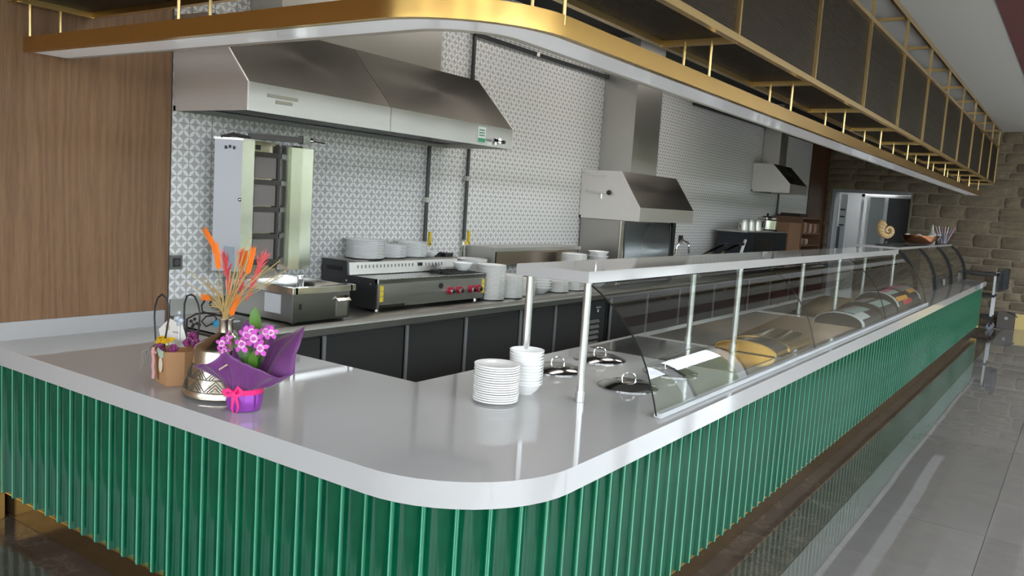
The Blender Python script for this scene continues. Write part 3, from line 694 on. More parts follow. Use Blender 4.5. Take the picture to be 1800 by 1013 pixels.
pipe([(pX, 13.05, 2.6), (pX, 13.05, 1.7)], .018, 'thin black upright pipe below the smallest hood')
# wall socket
so = thing('wall_socket', 'grey wall socket on the patterned tiles beside the wood panel', 'socket', (WX + .01, 1.10, 1.305))
MB().box(WX, WX + .012, 1.056, 1.144, 1.26, 1.35).build('plate', mat('socket_plate', (.16, .16, .14), .5), so, bevel=.003)
MB().box(WX + .011, WX + .016, 1.074, 1.126, 1.277, 1.333).build('insert', BLACK, so)
MB().cyl((WX + .016, 1.1, 1.305), .018, .003, axis=0, seg=14).build('outlet', mat('socket_well', (.06, .06, .06), .4), so)

# ================================================================== KITCHEN WORKTOP AND COLD CABINETS
wt = thing('kitchen_worktop', 'long stainless worktop along the tiled wall with a bright front edge', 'worktop', (-2.92, 7, BZ))
MB().prism([(WX + .004, BZ - .045), (-2.572, BZ - .045), (-2.574, BZ - .036), (-2.585, BZ - .012), (-2.605, BZ), (WX + .004, BZ)], 1, 1.06, 14.2).build('top', STEEL, wt)
MB().box(-2.592, -2.584, 1.06, 14.2, BZ - .092, BZ - .045).build('front_band', STEEL, wt)
MB().box(WX + .004, WX + .022, 1.06, 14.2, BZ, BZ + .10).build('upstand', STEEL, wt, bevel=.003)
STILE = mat('pale_door_stile', (.36, .37, .38), .3, .5)
def cabinet(y0, y1, doors, vent, label):
    t = thing('cold_cabinet', label, 'cabinet', (-2.93, (y0 + y1) / 2, 0))
    MB().box(WX + .02, -2.625, y0, y1, .12, BZ - .094).build('body', STEEL_DOOR, t)
    for a, b in doors:
        d = MB().box(-2.622, -2.594, a + .03, b - .012, .16, BZ - .115).build('door', STEEL_DOOR, t, bevel=.004)
        MB().box(-2.60, -2.586, a + .004, a + .030, .16, BZ - .10).build('handle', STILE, d)
    for yy in (y0 + .08, y1 - .08):
        for xx in (-3.18, -2.70): MB().cyl((xx, yy, 0.0), .022, .12, seg=10).build('foot', STEEL_V, t)
    if vent:
        a, b = vent; p = MB().box(-2.622, -2.598, a, b, .16, BZ - .115).build('compressor_panel', mat('vent_panel', (.06, .066, .07), .35, .5), t)
        for k in range(5): MB().prism([(-2.60, .42 + .055 * k), (-2.585, .425 + .055 * k), (-2.60, .46 + .055 * k)], 1, a + .08, b - .12).build('louvre', STEEL_D, p)
        q = MB().box(-2.60, -2.592, b - .22, b - .10, .735, .815).build('thermostat', BLACK, p)
        MB().box(-2.593, -2.590, b - .21, b - .11, .792, .806).build('display', mat('thermo_display', (.35, .36, .4), .3), q)
        MB().box(-2.593, -2.590, b - .175, b - .15, .75, .78).build('rocker_switch', mat('rocker_white', (.7, .7, .7), .4), q)
    return t
cabinet(1.08, 5.60, [(1.10, 1.72), (1.72, 2.52), (2.52, 3.22), (3.22, 4.0), (4.0, 4.58), (4.58, 5.10)], (5.12, 5.58), 'dark steel undercounter cold cabinet below the griddle')
cabinet(5.66, 9.9, [(5.68, 6.55), (6.55, 7.45), (7.45, 8.6), (8.6, 9.88)], None, 'dark steel undercounter cold cabinet below the middle hood')
cabinet(9.96, 14.1, [(9.98, 11.0), (11.0, 12.0), (12.0, 13.0), (13.0, 14.08)], None, 'dark steel undercounter cold cabinet at the far end')

# ================================================================== DONER GRILL
dg = thing('doner_grill', 'upright stainless doner grill with two open reflector wings beside the wood panel', 'grill', (-2.87, 1.7, BZ))
DB = MB(); x0, x1, y0, y1 = -3.20, -2.573, 1.447, 1.929
DB.box(x0, x1, y0, y1, BZ + .012, 1.165); DB.build('base_box', mat('grill_base_steel', (.36, .36, .35), .28, 1.0), dg, bevel=.003)
tr = MB(); zt = 1.205
tr.box(x0 - .02, x1 + .025, y0 - .02, y0 + .02, 1.165, zt); tr.box(x0 - .02, x1 + .025, y1 - .02, y1 + .03, 1.165, zt); tr.box(x1 - .02, x1 + .025, y0, y1, 1.165, zt); tr.box(x0 - .02, x0 + .02, y0, y1, 1.165, zt)
tr.build('drip_tray_rim', STEEL_V, dg, bevel=.002)
MB().box(x0 + .02, x1 - .02, y0 + .02, y1 - .02, 1.166, 1.172).build('drip_tray', mat('dark_tray', (.03, .03, .03), .12, .5), dg)
fp = MB().box(x1, x1 + .004, 1.81, 1.905, 1.0, 1.13).build('drawer', STEEL, dg); MB().prism([(x1, 1.135), (x1 + .03, 1.105), (x1 + .03, 1.10), (x1, 1.12)], 1, 1.80, 1.915).build('drawer_grip', STEEL_V, fp)
MB().box(x1, x1 + .006, 1.50, 1.515, 1.065, 1.10).build('rocker_switch', BLACK, dg)
part_label(MB().box(-2.83, -2.68, y0 - .006, y0, 1.03, 1.15).build('rating_plate', mat('pale_plate', (.62, .63, .64), .5), dg), 'pale rectangular plate')
for xx, yy in ((x0 + .06, y0 + .05), (x1 - .05, y0 + .05), (x0 + .06, y1 - .05), (x1 - .05, y1 - .05)): MB().cyl((xx, yy, BZ), .02, .014, seg=10).build('foot', BLACK, dg)
MB().cyl((-2.80, 1.70, 1.172), .022, .075, seg=16).build('spit_socket', CHROME, dg)
WZ0, WZ1 = 1.262, 2.09; WGREY = mat('satin_side_steel', (.30, .30, .31), .42, .6); WBRIGHT = mat('bright_reflector_steel', (.88, .88, .84), .16, 1.0)
def wing(pts, mats_, name):
    w = thing  # parts of the grill: folded sheet, one facet each
    for k, ((a, b), m_) in enumerate(zip(zip(pts, pts[1:]), mats_)):
        d = Vector((b[0] - a[0], b[1] - a[1], 0)).normalized(); nrm = Vector((-d.y, d.x, 0)) * .012
        poly = [(a[0], a[1]), (b[0], b[1]), (b[0] + nrm.x, b[1] + nrm.y), (a[0] + nrm.x, a[1] + nrm.y)]
        MB().prism(poly, 2, WZ0, WZ1).build(name, m_, dg, smooth=False)
LWX = -3.0; FRM_ = mat('dark_print', (.08, .08, .09), .5)
wing([(-3.14, 1.27), (LWX + .0, 1.372), (-2.985, 1.452), (-3.05, 1.50)], [WGREY, WBRIGHT, STEEL_V], 'reflector_wing')
wing([(-3.06, 1.722), (-2.985, 1.750), (-2.985, 1.842), (-2.995, 1.945), (-3.12, 1.965)], [STEEL_V, WBRIGHT, WBRIGHT, WGREY], 'reflector_wing')
MB().prism([(-3.15, 1.27), (-3.0, 1.375), (-2.985, 1.452), (-3.06, 1.50), (-3.16, 1.45)], 2, WZ1, WZ1 + .012).build('wing_cap', STEEL, dg); cap_ = MB(); cap_.prism([(-3.06, 1.722), (-2.985, 1.750), (-2.985, 1.842), (-2.995, 1.945), (-3.12, 1.965)], 2, WZ1 - .01, WZ1 + .002)
cap_.build('wing_cap', STEEL, dg)
for k_ in range(3): MB().box(-3.082 + .020 * k_, -3.072 + .020 * k_, 1.300 + .0155 * k_, 1.306 + .0155 * k_, 2.03 + .008 * (k_ == 1), 2.05 + .006 * (k_ == 1)).build('maker_mark', FRM_, dg)
MB().sphere((-2.995, 1.355, 1.72), .012, 8, 5).build('screw', CHROME, dg); MB().box(-2.99, -2.975, 1.46, 1.49, 2.04, 2.07).build('latch', BLACK_M, dg)
MB().box(-3.16, -3.09, 1.50, 1.73, 1.20, 2.10).build('burner_column', mat('heat_bronze_steel', (.33, .29, .23), .25, 1.0), dg)
CER = mat('pink_grey_ceramic', (.30, .265, .25), .8)
n_ = noise(CER, objcoord(CER, (60, 60, 60)), 1.0, 3); bump(CER, n_.outputs[0], .3, .003)
zz = 1.32
FRM = mat('dark_burner_frame', (.075, .068, .06), .5, .4)
for k in range(4):
    MB().box(-3.09, -3.078, 1.53, 1.70, zz + .01, zz + .147).build('ceramic_burner', CER, dg)
    MB().box(-3.09, -3.055, 1.50, 1.715, zz + .147, zz + .178).build('burner_frame', FRM, dg); zz += .178
MB().box(-3.09, -3.06, 1.70, 1.72, 1.27, 2.08).build('burner_frame', FRM, dg); MB().box(-3.09, -3.055, 1.50, 1.715, 1.295, 1.33).build('burner_frame', FRM, dg)
ar = MB(); ar.bar((-3.05, 1.45, 2.125), (-2.88, 1.74, 2.125), .05, .035); ar.build('motor_arm', FRM, dg)
mo = MB(); mo.box(-2.91, -2.85, 1.73, 1.79, 2.10, 2.155); mo.build('motor_block', STEEL_D, dg, bevel=.004); MB().cyl((-2.88, 1.79, 2.128), .02, .03, axis=1, seg=12).build('motor_cap', CHROME, dg)
MB().tube([(-2.88, 1.82, 2.128), (-2.86, 1.92, 2.12)], .005, 6).build('spit_pin', CHROME, dg)
MB().tube([(-3.12, 1.30, 2.10), (-3.08, 1.36, 2.125), (-3.03, 1.45, 2.11)], .012, 8).build('top_loop', FRM, dg)
# clear card standing by the grill
cd = thing('card_holder', 'clear acrylic card holder standing by the doner grill', 'card holder', (-2.9, 1.25, BZ))
MB().box(-2.95, -2.85, 1.215, 1.222, BZ, 1.435).build('clear_sheet', glass_mat('acrylic', (.82, .88, .92)), cd)
MB().box(-2.96, -2.84, 1.17, 1.27, BZ, BZ + .006).build('foot_plate', mat('acrylic_foot', (.6, .65, .68), .2), cd)

# ================================================================== GRIDDLE
gr = thing('gas_griddle', 'stainless countertop griddle and hob with red knobs and yellow stickers', 'griddle', (-2.95, 2.93, BZ))
GX0, GX1, GY0, GY1 = WX + .03, -2.68, 2.29, 3.57; GZ = 1.21
MB().prism([(GX0, BZ + .02), (GX1, BZ + .02), (GX1, GZ), (-2.975, GZ), (-2.985, 1.312), (GX0, 1.312)], 1, GY0, GY0 + .012).build('side_panel', mat('griddle_side', (.10, .10, .105), .35, .8), gr)
MB().prism([(GX0, BZ + .02), (GX1, BZ + .02), (GX1, GZ), (-2.975, GZ), (-2.985, 1.312), (GX0, 1.312)], 1, GY1 - .012, GY1).build('side_panel', bpy.data.materials['griddle_side'], gr)
MB().box(GX0, -2.99, GY0 + .012, GY1 - .012, 1.296, 1.312).build('rear_shelf', STEEL, gr)
sp_ = MB(); sp_.prism([(-2.99, 1.312), (-2.975, 1.30), (-2.965, GZ), (-2.995, GZ), (-2.998, 1.30)], 1, GY0 + .012, GY1 - .012); sp_ = sp_.build('splash_back', STEEL, gr)
for a, b in ((2.38, 3.02), (3.14, 3.40)):
    for k in range(int((b - a) / .02)): MB().box(-2.972, -2.966, a + .02 * k, a + .02 * k + .010, 1.255, 1.278).build('vent_slot', STEEL_D, sp_) if k % 2 == 0 else None
MB().box(-2.972, -2.963, 3.055, 3.10, 1.255, 1.282).build('flue_hole', BLACK, sp_)
MB().box(-2.96, GX1 - .02, GY0 + .012, 3.12, GZ - .03, GZ - .005).build('hot_plate', mat('hot_plate', (.55, .55, .54), .18, 1.0), gr)
MB().box(-2.96, GX1 - .02, 3.12, GY1 - .012, GZ - .03, GZ - .012).build('hob_top', STEEL, gr)
gt = MB()
for k in range(4): gt.box(-2.93, -2.73, 3.17 + .095 * k, 3.18 + .095 * k, GZ - .012, GZ + .015)
for xx in (-2.93, -2.83, -2.735): gt.box(xx, xx + .01, 3.15, 3.49, GZ - .004, GZ + .012)
gt.build('pan_support', BLACK_M, gr)
MB().box(GX1 - .02, GX1 + .012, GY0, GY1, GZ - .035, GZ + .0).build('front_rail', STEEL_V, gr, bevel=.003)
fpn = MB().box(GX1 - .012, GX1, GY0 + .012, GY1 - .012, BZ + .03, GZ - .035).build('front_panel', STEEL, gr)
MB().box(GX1, GX1 + .002, GY0 + .03, GY0 + .30, BZ + .03, BZ + .05).build('louvre_strip', STEEL_D, fpn)
KN = [(3.03, 3.105), (3.33, 3.40)]
KN = [3.115, 3.225, 3.385, 3.475]
for yy in KN:
    k_ = MB().cyl((GX1, yy, 1.085), .030, .022, axis=0, seg=18).build('knob_skirt', RED, fpn); MB().cyl((GX1 + .02, yy, 1.085), .020, .022, axis=0, seg=14).build('knob', CHROME, fpn)
MB().cyl((GX1, 3.0, 1.13), .022, .006, axis=0, seg=14).build('sight_hole', BLACK, fpn)
for a in (2.31, 3.545 - .03):
    for k in range(3): MB().box(GX1, GX1 + .003, a + .015, a + .05, 1.045 + .04 * k, 1.08 + .04 * k).build('yellow_sticker', YSTICK, fpn)
for xx in (GX0 + .05, GX1 - .05):
    for yy in (GY0 + .06, GY1 - .06): MB().cyl((xx, yy, BZ), .018, .024, seg=10).build('foot', STEEL_V, gr)
for xx in (-2.98, -2.86, -2.74): MB().cyl((xx, GY0 - .003, 1.17), .009, .004, axis=1, seg=8).build('screw', CHROME, gr)
MB().box(GX0 + .05, -3.03, GY0 - .003, GY0, 1.235, 1.265).build('side_vent', BLACK_M, gr)
# gas regulator block on the rear shelf
rg = thing('pan_stand', 'small black cast pan stand on the rear of the griddle', 'pan stand', (-3.1, 3.5, 1.312))
m = MB(); m.box(-3.16, -3.02, 3.45, 3.56, 1.312, 1.345); m.prism([(3.38, 1.312), (3.45, 1.312), (3.45, 1.34), (3.40, 1.345)], 0, -3.12, -3.06); m.build('casting', BLACK_M, rg, bevel=.004)

# ================================================================== PLATES AND BOWLS
def plate_mesh(r, name='plate'):
    p = [(0, .004), (r * .55, .004), (r * .60, .0), (r * .64, .001), (r * .66, .006), (r * .96, .0092), (r * .992, .0102), (r, .0120), (r, .0158), (r * .985, .0178), (r * .66, .0105), (r * .60, .0075), (0, .0075)]
    return MB().lathe(p, seg=36).mesh(name, PORC)
def bowl_mesh(r, h, name='bowl'):
    p = [(0, .003), (r * .42, .003), (r * .45, 0), (r * .50, .0), (r * .55, .006), (r * .78, h * .42), (r * .93, h * .84), (r * .94, h * .87), (r * .995, h * .88), (r, h * .92), (r, h * .985), (r * .97, h), (r * .91, h * .85), (r * .73, h * .44), (r * .5, .012), (0, .010)]
    return MB().lathe(p, seg=36).mesh(name, PORC)
ONES = 'first second third fourth fifth sixth seventh eighth ninth tenth eleventh twelfth thirteenth fourteenth fifteenth sixteenth seventeenth eighteenth nineteenth'.split()
def ordinal(k):          # k from 1
    return ONES[k - 1] if k < 20 else ('twentieth', 'thirtieth')[k // 10 - 2] if k % 10 == 0 else ('twenty-', 'thirty-')[k // 10 - 2] + ONES[k % 10 - 1]
def stack(name, me, n, x, y, z, pitch, where, group, jit=.0012):
    for k in range(n):
        o = link(name, me, None, (x + random.gauss(0, jit), y + random.gauss(0, jit), z + pitch * k)); o.rotation_euler = (0, 0, random.random() * 6)
        q = 'topmost' if k == n - 1 else 'lowest' if k == 0 else ordinal(n - k) + ' from the top'
        tag(o, ('%s white %s of %s' % (q, name, where)) if 'from' not in q else 'white %s, %s, of %s' % (name, q, where), name, group)
stack('plate', plate_mesh(.1045), 16, -.738, 1.066, CT + .001, .0105, 'the front stack on the counter', 'plates in the front counter stack')
stack('bowl', bowl_mesh(.083, .058), 12, -.735, 1.30, CT + .001, .0142, 'the nested bowl stack behind the counter plates', 'bowls in the counter stack')
pm_l = plate_mesh(.148); pm_m = plate_mesh(.128); pm_s = plate_mesh(.122)
stack('plate', pm_l, 13, -3.11, 2.594, 1.313, .0108, 'the left stack on the griddle back', 'plates in the left griddle stack')
stack('plate', pm_m, 9, -3.11, 2.875, 1.313, .0108, 'the low middle stack on the griddle back', 'plates in the middle griddle stack')
stack('plate', pm_s, 11, -3.11, 3.13, 1.313, .0108, 'the right stack on the griddle back', 'plates in the right griddle stack')
bs = bowl_mesh(.075, .045)
tag(link('bowl', bs, None, (-3.09, 3.335, 1.313)), 'small white bowl on the griddle back beside the right plate stack', 'bowl')
tag(link('bowl', bowl_mesh(.085, .065), None, (-2.79, 3.40, 1.227)), 'white bowl resting on the griddle pan support', 'bowl')
stack('plate', pm_s, 27, -2.72, 3.715, BZ + .001, .0108, 'the tall stack right of the griddle', 'plates in the tall worktop stack')
stack('plate', pm_l, 28, -3.02, 3.80, BZ + .001, .0112, 'the broad stack behind the tall stack', 'plates in the broad worktop stack')
stack('plate', pm_s, 18, -2.72, 3.985, BZ + .001, .0108, 'the second worktop stack from the griddle', 'plates in the second worktop stack')
stack('plate', plate_mesh(.115), 14, -2.74, 4.235, BZ + .001, .0108, 'the third worktop stack from the griddle', 'plates in the third worktop stack')
stack('bowl', bowl_mesh(.13, .07), 6, -2.76, 4.52, BZ + .001, .026, 'the bowl stack under the steel shelf', 'large bowls on the worktop')
stack('plate', pm_s, 9, -2.75, 4.83, BZ + .001, .0108, 'the low stack behind the first shelf post', 'plates in the low worktop stack')
stack('plate', pm_m, 33, -2.76, 5.15, BZ + .001, .0108, 'the stack rising above the white shelf end', 'plates in the far worktop stack')
stack('bowl', bowl_mesh(.11, .06), 8, -2.80, 5.72, BZ + .001, .045, 'the stack left of the steel oven', 'bowls beside the oven')
# stainless over-shelf behind the stacks
ov = thing('steel_salamander', 'low stainless salamander shelf on legs behind the plate stacks', 'salamander', (-3.08, 4.8, BZ))
m = MB(); m.box(WX + .025, -2.925, 4.03, 5.56, 1.355, 1.39); m.build('top', STEEL, ov, bevel=.003)
m = MB(); m.prism([(WX + .03, 1.22), (-2.935, 1.22), (-2.935, 1.36), (WX + .03, 1.36)], 1, 4.035, 4.05); m.build('side_panel', STEEL, ov)
MB().box(-2.95, -2.935, 4.07, 5.52, 1.23, 1.352).build('front_panel', mat('bronzed_steel', (.42, .34, .28), .25, 1.0), ov)
MB().prism([(WX + .03, 1.22), (-2.935, 1.22), (-2.935, 1.36), (WX + .03, 1.36)], 1, 5.54, 5.555).build('side_panel', STEEL, ov)
for yy in (4.06, 5.53):
    for xx in (WX + .05, -2.955): MB().cyl((xx, yy, BZ), .018, 1.23 - BZ, seg=10).build('leg', STEEL_V, ov)
# oven cabinet below the middle hood
oc = thing('steel_oven', 'tall stainless oven cabinet with open front below the middle hood', 'oven', (-3.0, 6.8, BZ))
OX = -2.76
MB().box(WX + .025, OX, 6.07, 6.10, BZ, 1.675).build('side_panel', mat('oven_side_steel', (.40, .38, .35), .3, 1.0), oc)
MB().box(WX + .025, OX, 7.52, 7.55, BZ, 1.675).build('side_panel', STEEL, oc)
m = MB(); n = 8
rows = [[(WX + .20 - .12 * math.sin(PI * k / n), y, BZ + .05 + (1.66 - BZ - .05) * k / n) for k in range(n + 1)] for y in (6.10, 7.52)]
m.grid(rows); m.build('curved_back', mat('bluish_steel', (.34, .38, .40), .16, 1.0), oc)
MB().box(WX + .025, OX, 6.10, 7.52, BZ, BZ + .05).build('oven_floor', STEEL_D, oc)
MB().box(WX + .025, OX - .1, 6.10, 7.52, 1.655, 1.675).build('top_panel', STEEL_D, oc)
MB().box(OX - .02, OX + .006, 6.10, 6.17, BZ, 1.675).build('front_stile', STEEL_V, oc); MB().box(OX - .02, OX + .006, 7.45, 7.55, BZ, 1.675).build('front_stile', BLACK_M, oc)
for yy in (6.20, 7.42): MB().tube([(OX - .01, yy, BZ + .06), (OX + .01, yy, 1.30), (OX - .01, yy, 1.64)], .009, 8).build('skewer_rail', BLACK_M, oc)
# far worktop things
fr_ = thing('double_fryer', 'pair of steel fryer baskets with raised handles left of the black box', 'fryer', (-2.8, 9.0, BZ))
MB().box(-3.1, -2.65, 8.2, 9.55, BZ, 1.22).build('tank', STEEL, fr_, bevel=.006)
for yy in (8.55, 9.15):
    MB().box(-3.0, -2.75, yy - .15, yy + .15, 1.22, 1.235).build('basket', BLACK_M, fr_)
    MB().tube([(-2.80, yy, 1.24), (-2.72, yy + .15, 1.32), (-2.66, yy + .42, 1.40), (-2.64, yy + .56, 1.405)], .016, 8).build('basket_handle', CHROME, fr_)
    MB().tube([(-2.66, yy + .42, 1.40), (-2.64, yy + .56, 1.405)], .024, 8).build('handle_grip', BLACK, fr_)
MB().tube([(-3.0, 8.15, 1.25), (-3.0, 8.18, 1.36), (-2.98, 8.34, 1.44), (-2.97, 8.50, 1.40), (-2.97, 8.54, 1.26)], .014, 8).build('steel_hose', CHROME, fr_)
so2 = thing('wall_socket', 'black wall socket on the tiles above the steel fryer', 'socket', (WX + .01, 8.9, 1.42)); MB().box(WX, WX + .02, 8.85, 8.97, 1.37, 1.48).build('plate', BLACK, so2, bevel=.003)
bx = thing('coffee_machine', 'large black coffee machine box below the smallest hood', 'coffee machine', (-2.9, 11, BZ))
BKB = mat('blue_black_plastic', (.012, .016, .022), .35)
MB().box(-3.15, -2.70, 10.0, 11.98, BZ + .02, 1.565).build('housing', BKB, bx, bevel=.012)
MB().box(-2.70, -2.692, 10.35, 11.25, 1.05, 1.50).build('front_door', mat('gloss_black', (.006, .009, .014), .12), bx)
MB().box(-3.16, -2.69, 9.98, 12.0, 1.565, 1.585).build('top_tray', STEEL, bx)
for yy in (10.1, 11.9):
    for xx in (-3.1, -2.75): MB().cyl((xx, yy, BZ), .02, .022, seg=8).build('foot', BLACK, bx)
MB().tube([(-2.72, 10.02, 1.45), (-2.68, 9.85, 1.40), (-2.68, 9.72, 1.20), (-2.72, 9.70, 1.0)], .022, 8).build('white_hose', WFR, bx)
ur = thing('tea_urn', 'polished steel tea urn on top of the black coffee machine', 'urn', (-2.85, 11.35, 1.585))
MB().lathe([(0, 0), (.17, 0), (.18, .01), (.165, .03), (.165, .17), (.15, .19), (0, .19)], (-2.85, 11.35, 1.586), 24).build('body', STEEL_V, ur)
MB().lathe([(0, .19), (.16, .19), (.155, .215), (.08, .24), (0, .245)], (-2.85, 11.35, 1.586), 24).build('lid', STEEL_V, ur)
MB().sphere((-2.85, 11.35, 1.85), .022, 10, 6).build('knob', BLACK, ur)
for s_ in (-1, 1): MB().tube([(-2.85, 11.35 + s_ * .165, 1.74), (-2.84, 11.35 + s_ * .23, 1.72), (-2.83, 11.35 + s_ * .26, 1.64)], .014, 8).build('handle', BLACK, ur)
for k, (yy, lab) in enumerate(((10.25, 'steel milk jug nearest the hose on the black coffee machine'), (10.55, 'steel milk jug between two others on the black coffee machine'), (10.85, 'steel milk jug next to the tea urn on the coffee machine'))):
    j = thing('milk_jug', lab, 'jug', (-2.85, yy, 1.586), 'jugs on the coffee machine')
    MB().lathe([(0, 0), (.085, 0), (.088, .02), (.07, .12), (.078, .17), (.072, .17), (.06, .12), (0, .015)], (-2.85, yy, 1.586), 18).build('body', STEEL, j)
    MB().tube([(-2.85, yy - .075, 1.72), (-2.85, yy - .14, 1.70), (-2.85, yy - .13, 1.63), (-2.85, yy - .08, 1.61)], .010, 8).build('handle', CHROME, j)
cb = thing('cardboard_box', 'tall plain cardboard box between coffee machine and brown shelf', 'box', (-2.85, 12.4, BZ))
MB().box(-3.1, -2.70, 12.06, 12.78, BZ, 1.735).build('carton', CARD, cb, bevel=.004); MB().box(-3.1, -2.70, 12.06, 12.78, 1.735, 1.738).build('flap', CARD, cb)
bs_ = thing('brown_shelf_unit', 'brown wooden shelf unit holding packets against the walnut panel', 'shelf', (-2.9, 13.5, BZ))
MB().box(-3.2, -2.70, 12.82, 12.86, BZ, 1.83).build('side', WOOD_S, bs_); MB().box(-3.2, -2.70, 14.06, 14.10, BZ, 1.83).build('side', WOOD_S, bs_); MB().box(-3.22, -3.20, 12.82, 14.10, BZ, 1.83).build('back', WOOD_S, bs_)
for zz in (BZ, 1.33, 1.54, 1.81): MB().box(-3.2, -2.70, 12.86, 14.06, zz, zz + .03).build('shelf_board', WOOD_S, bs_)
PKT = [mat('packet_%s' % n, c, .4) for n, c in (('red', (.28, .06, .04)), ('tan', (.45, .30, .2)), ('brown', (.2, .1, .06)), ('pale', (.55, .45, .38)))]
pk_words = ('red-brown packet', 'tan packet', 'brown packet', 'pale packet')
wh = ('far left', 'second', 'third', 'middle', 'fifth', 'sixth', 'far right')
for k in range(7):
    for lvl, zz in ((0, 1.57), (1, 1.36)):
        if lvl and k > 2: continue
        o = MB().box(-.14, .14, -.065, .065, 0, (.19 if not lvl else .11) * random.uniform(.8, 1)).build('packet', PKT[(k + lvl) % 4], bevel=.012, loc=(-2.86, 12.97 + .165 * k, zz))
        tag(o, '%s at the %s place on the %s of the brown unit' % (pk_words[(k + lvl) % 4], wh[k], 'lower shelf' if lvl else 'top shelf'), 'packet', 'packets on the brown shelf')
db = thing('dark_bag', 'dark folded bag lying on top of the brown shelf unit', 'bag', (-2.95, 13.1, 1.84)); MB().box(-3.15, -2.75, 12.88, 13.45, 1.842, 1.905).build('cloth', mat('dark_bag_cloth', (.05, .03, .02), .8), db, bevel=.03)

# ================================================================== LIDDED WELLS ON THE COUNTER
LID = mat('lid_steel', (.40, .39, .38), .12, 1.0)
def lid_group():
    t = lthing('pot_lid', 'x', 'lid', 'steel lids on the counter')
    MB().lathe([(0, .030), (.05, .028), (.10, .022), (.130, .012), (.147, .005), (.150, .001), (.157, .001), (.157, .004), (.150, .008), (.130, .015), (.10, .026), (.05, .032), (0, .034)], (0, 0, 0), 40).build('dome', LID, t)
    MB().tube([(-.036, 0, .030), (-.036, 0, .048), (-.025, 0, .066), (0, 0, .073), (.025, 0, .066), (.036, 0, .048), (.036, 0, .030)], .0042, 8).build('loop_handle', CHROME, t)
    return t
lid0 = lid_group(); lid0.rotation_euler = (0, 0, .65)
LIDS = [(-.92, 1.90, 'round steel lid left of the front chrome post'), (-.92, 2.38, 'round steel lid behind the front chrome post, farthest from the customers'), (-.46, 1.85, 'round steel lid nearest the curved glass end'), (-.46, 2.38, 'round steel lid under the curved glass beside the brown cover plate')]
for k, (a, b, lab) in enumerate(LIDS):
    o = lid0 if k == 0 else dup(lid0, (a, b, CT + .0005), .65)
    o.location = (a, b, CT + .0005); o['label'] = lab

# ================================================================== THINGS ON THE SHORT ARM
# silver bottle vase
VC = (-1.608, .256)
va = thing('bottle_vase', 'big antique silver bottle vase with embossed zigzag bands', 'vase', (VC[0], VC[1], CT))
SILV = mat('antique_silver', (.60, .55, .45), .22, 1.0)
n_ = noise(SILV, objcoord(SILV, (40, 40, 40)), 1.0, 3); bump(SILV, n_.outputs[0], .15, .004)
vb = MB(); vb.lathe([(0, .004), (.165, .004), (.172, .012), (.172, .022), (.166, .034), (.132, .145), (.130, .150), (.128, .198), (.118, .218), (.040, .262), (.031, .272), (.029, .315), (.034, .327), (.034, .332), (.026, .332), (.024, .28), (0, .27)], (VC[0], VC[1], CT), 64)
vb.build('body', SILV, va)
LINE = mat('dark_patina', (.16, .15, .125), .45, .6)
zig = MB(); nseg = 11
def vr(h): return .166 + (.132 - .166) * (h - .034) / (.145 - .034)
def vp(t, h, e=.0012): r = vr(h) + e; return (VC[0] + r * math.cos(t), VC[1] + r * math.sin(t), CT + h)
for k in range(nseg):
    t0 = 2 * PI * k / nseg; dt = 2 * PI / nseg
    for lo, hi in ((.042, .086), (.092, .136)):
        for q in (0, .3, .6):
            a = dt * .5 * (1 - q); zig.tube([vp(t0 - a + dt / 2, lo), vp(t0 - a * .5 + dt / 2, lo + (hi - lo) * (1 - q) * .5), vp(t0 + dt / 2, lo + (hi - lo) * (1 - q)), vp(t0 + a * .5 + dt / 2, lo + (hi - lo) * (1 - q) * .5), vp(t0 + a + dt / 2, lo)], 0.0019, 4)
for h in (.038, .089, .140): zig.tube([vp(2 * PI * k / 48, h) for k in range(48)], .002, 4, closed=True)
zig.build('zigzag_relief', LINE, va)
# dried bouquet in the vase
bq = thing('dried_bouquet', 'dried bouquet of orange wheat and pink plumes in the silver vase', 'bouquet', (VC[0], VC[1], CT + .3))
ORANGE = mat('orange_wheat', (.85, .20, .015), .7); PINK = mat('pink_plume', (.85, .15, .16), .8); STRAW = mat('straw_stem', (.55, .39, .15), .7)
NK = Vector((-1.610, .256, 1.252)); BOT = Vector((-1.608, .256, 1.20))
def spread(p, y): return Vector((p[0], y, p[2]))
def stem(p, y, r=.0018, m=STRAW, bend=.0):
    e = spread(p, y); mid = (NK + e) / 2 + Vector((bend, 0, .02)); MB().tube([BOT, NK + Vector((random.uniform(-.012, .012), random.uniform(-.01, .01), 0)), mid, e], r, 5).build('stem', m, bq)
def wheat(pts, y):
    e = [spread(p, y) for p in pts]; tip, base = e[0], e[-1]; nseg_ = 14; m = MB()
    def at(u):
        f = u * (len(e) - 1); i = min(int(f), len(e) - 2); return e[i].lerp(e[i + 1], f - i)
    for k in range(nseg_):
        u = 1 - k / (nseg_ - 1); c = at(u); ax = (at(max(u - .08, 0)) - at(min(u + .08, 1))).normalized(); side = ax.cross(Vector((.57, -.82, 0))).normalized()
        rr = .0085 * (1 - .5 * (1 - u) ** 2)
        for s_ in (-1, 1):
            a = c + side * s_ * .0035; b = a + ax * .020 + side * s_ * .0085; m.tube([a, (a + b) / 2, b], .001, 5, r2=[.002, rr * .62, .0008])
        m.tube([c - ax * .006, c + ax * .004, c + ax * .018], .001, 5, r2=[.002, rr * .7, .0008])
    m.build('wheat_head', ORANGE, bq)
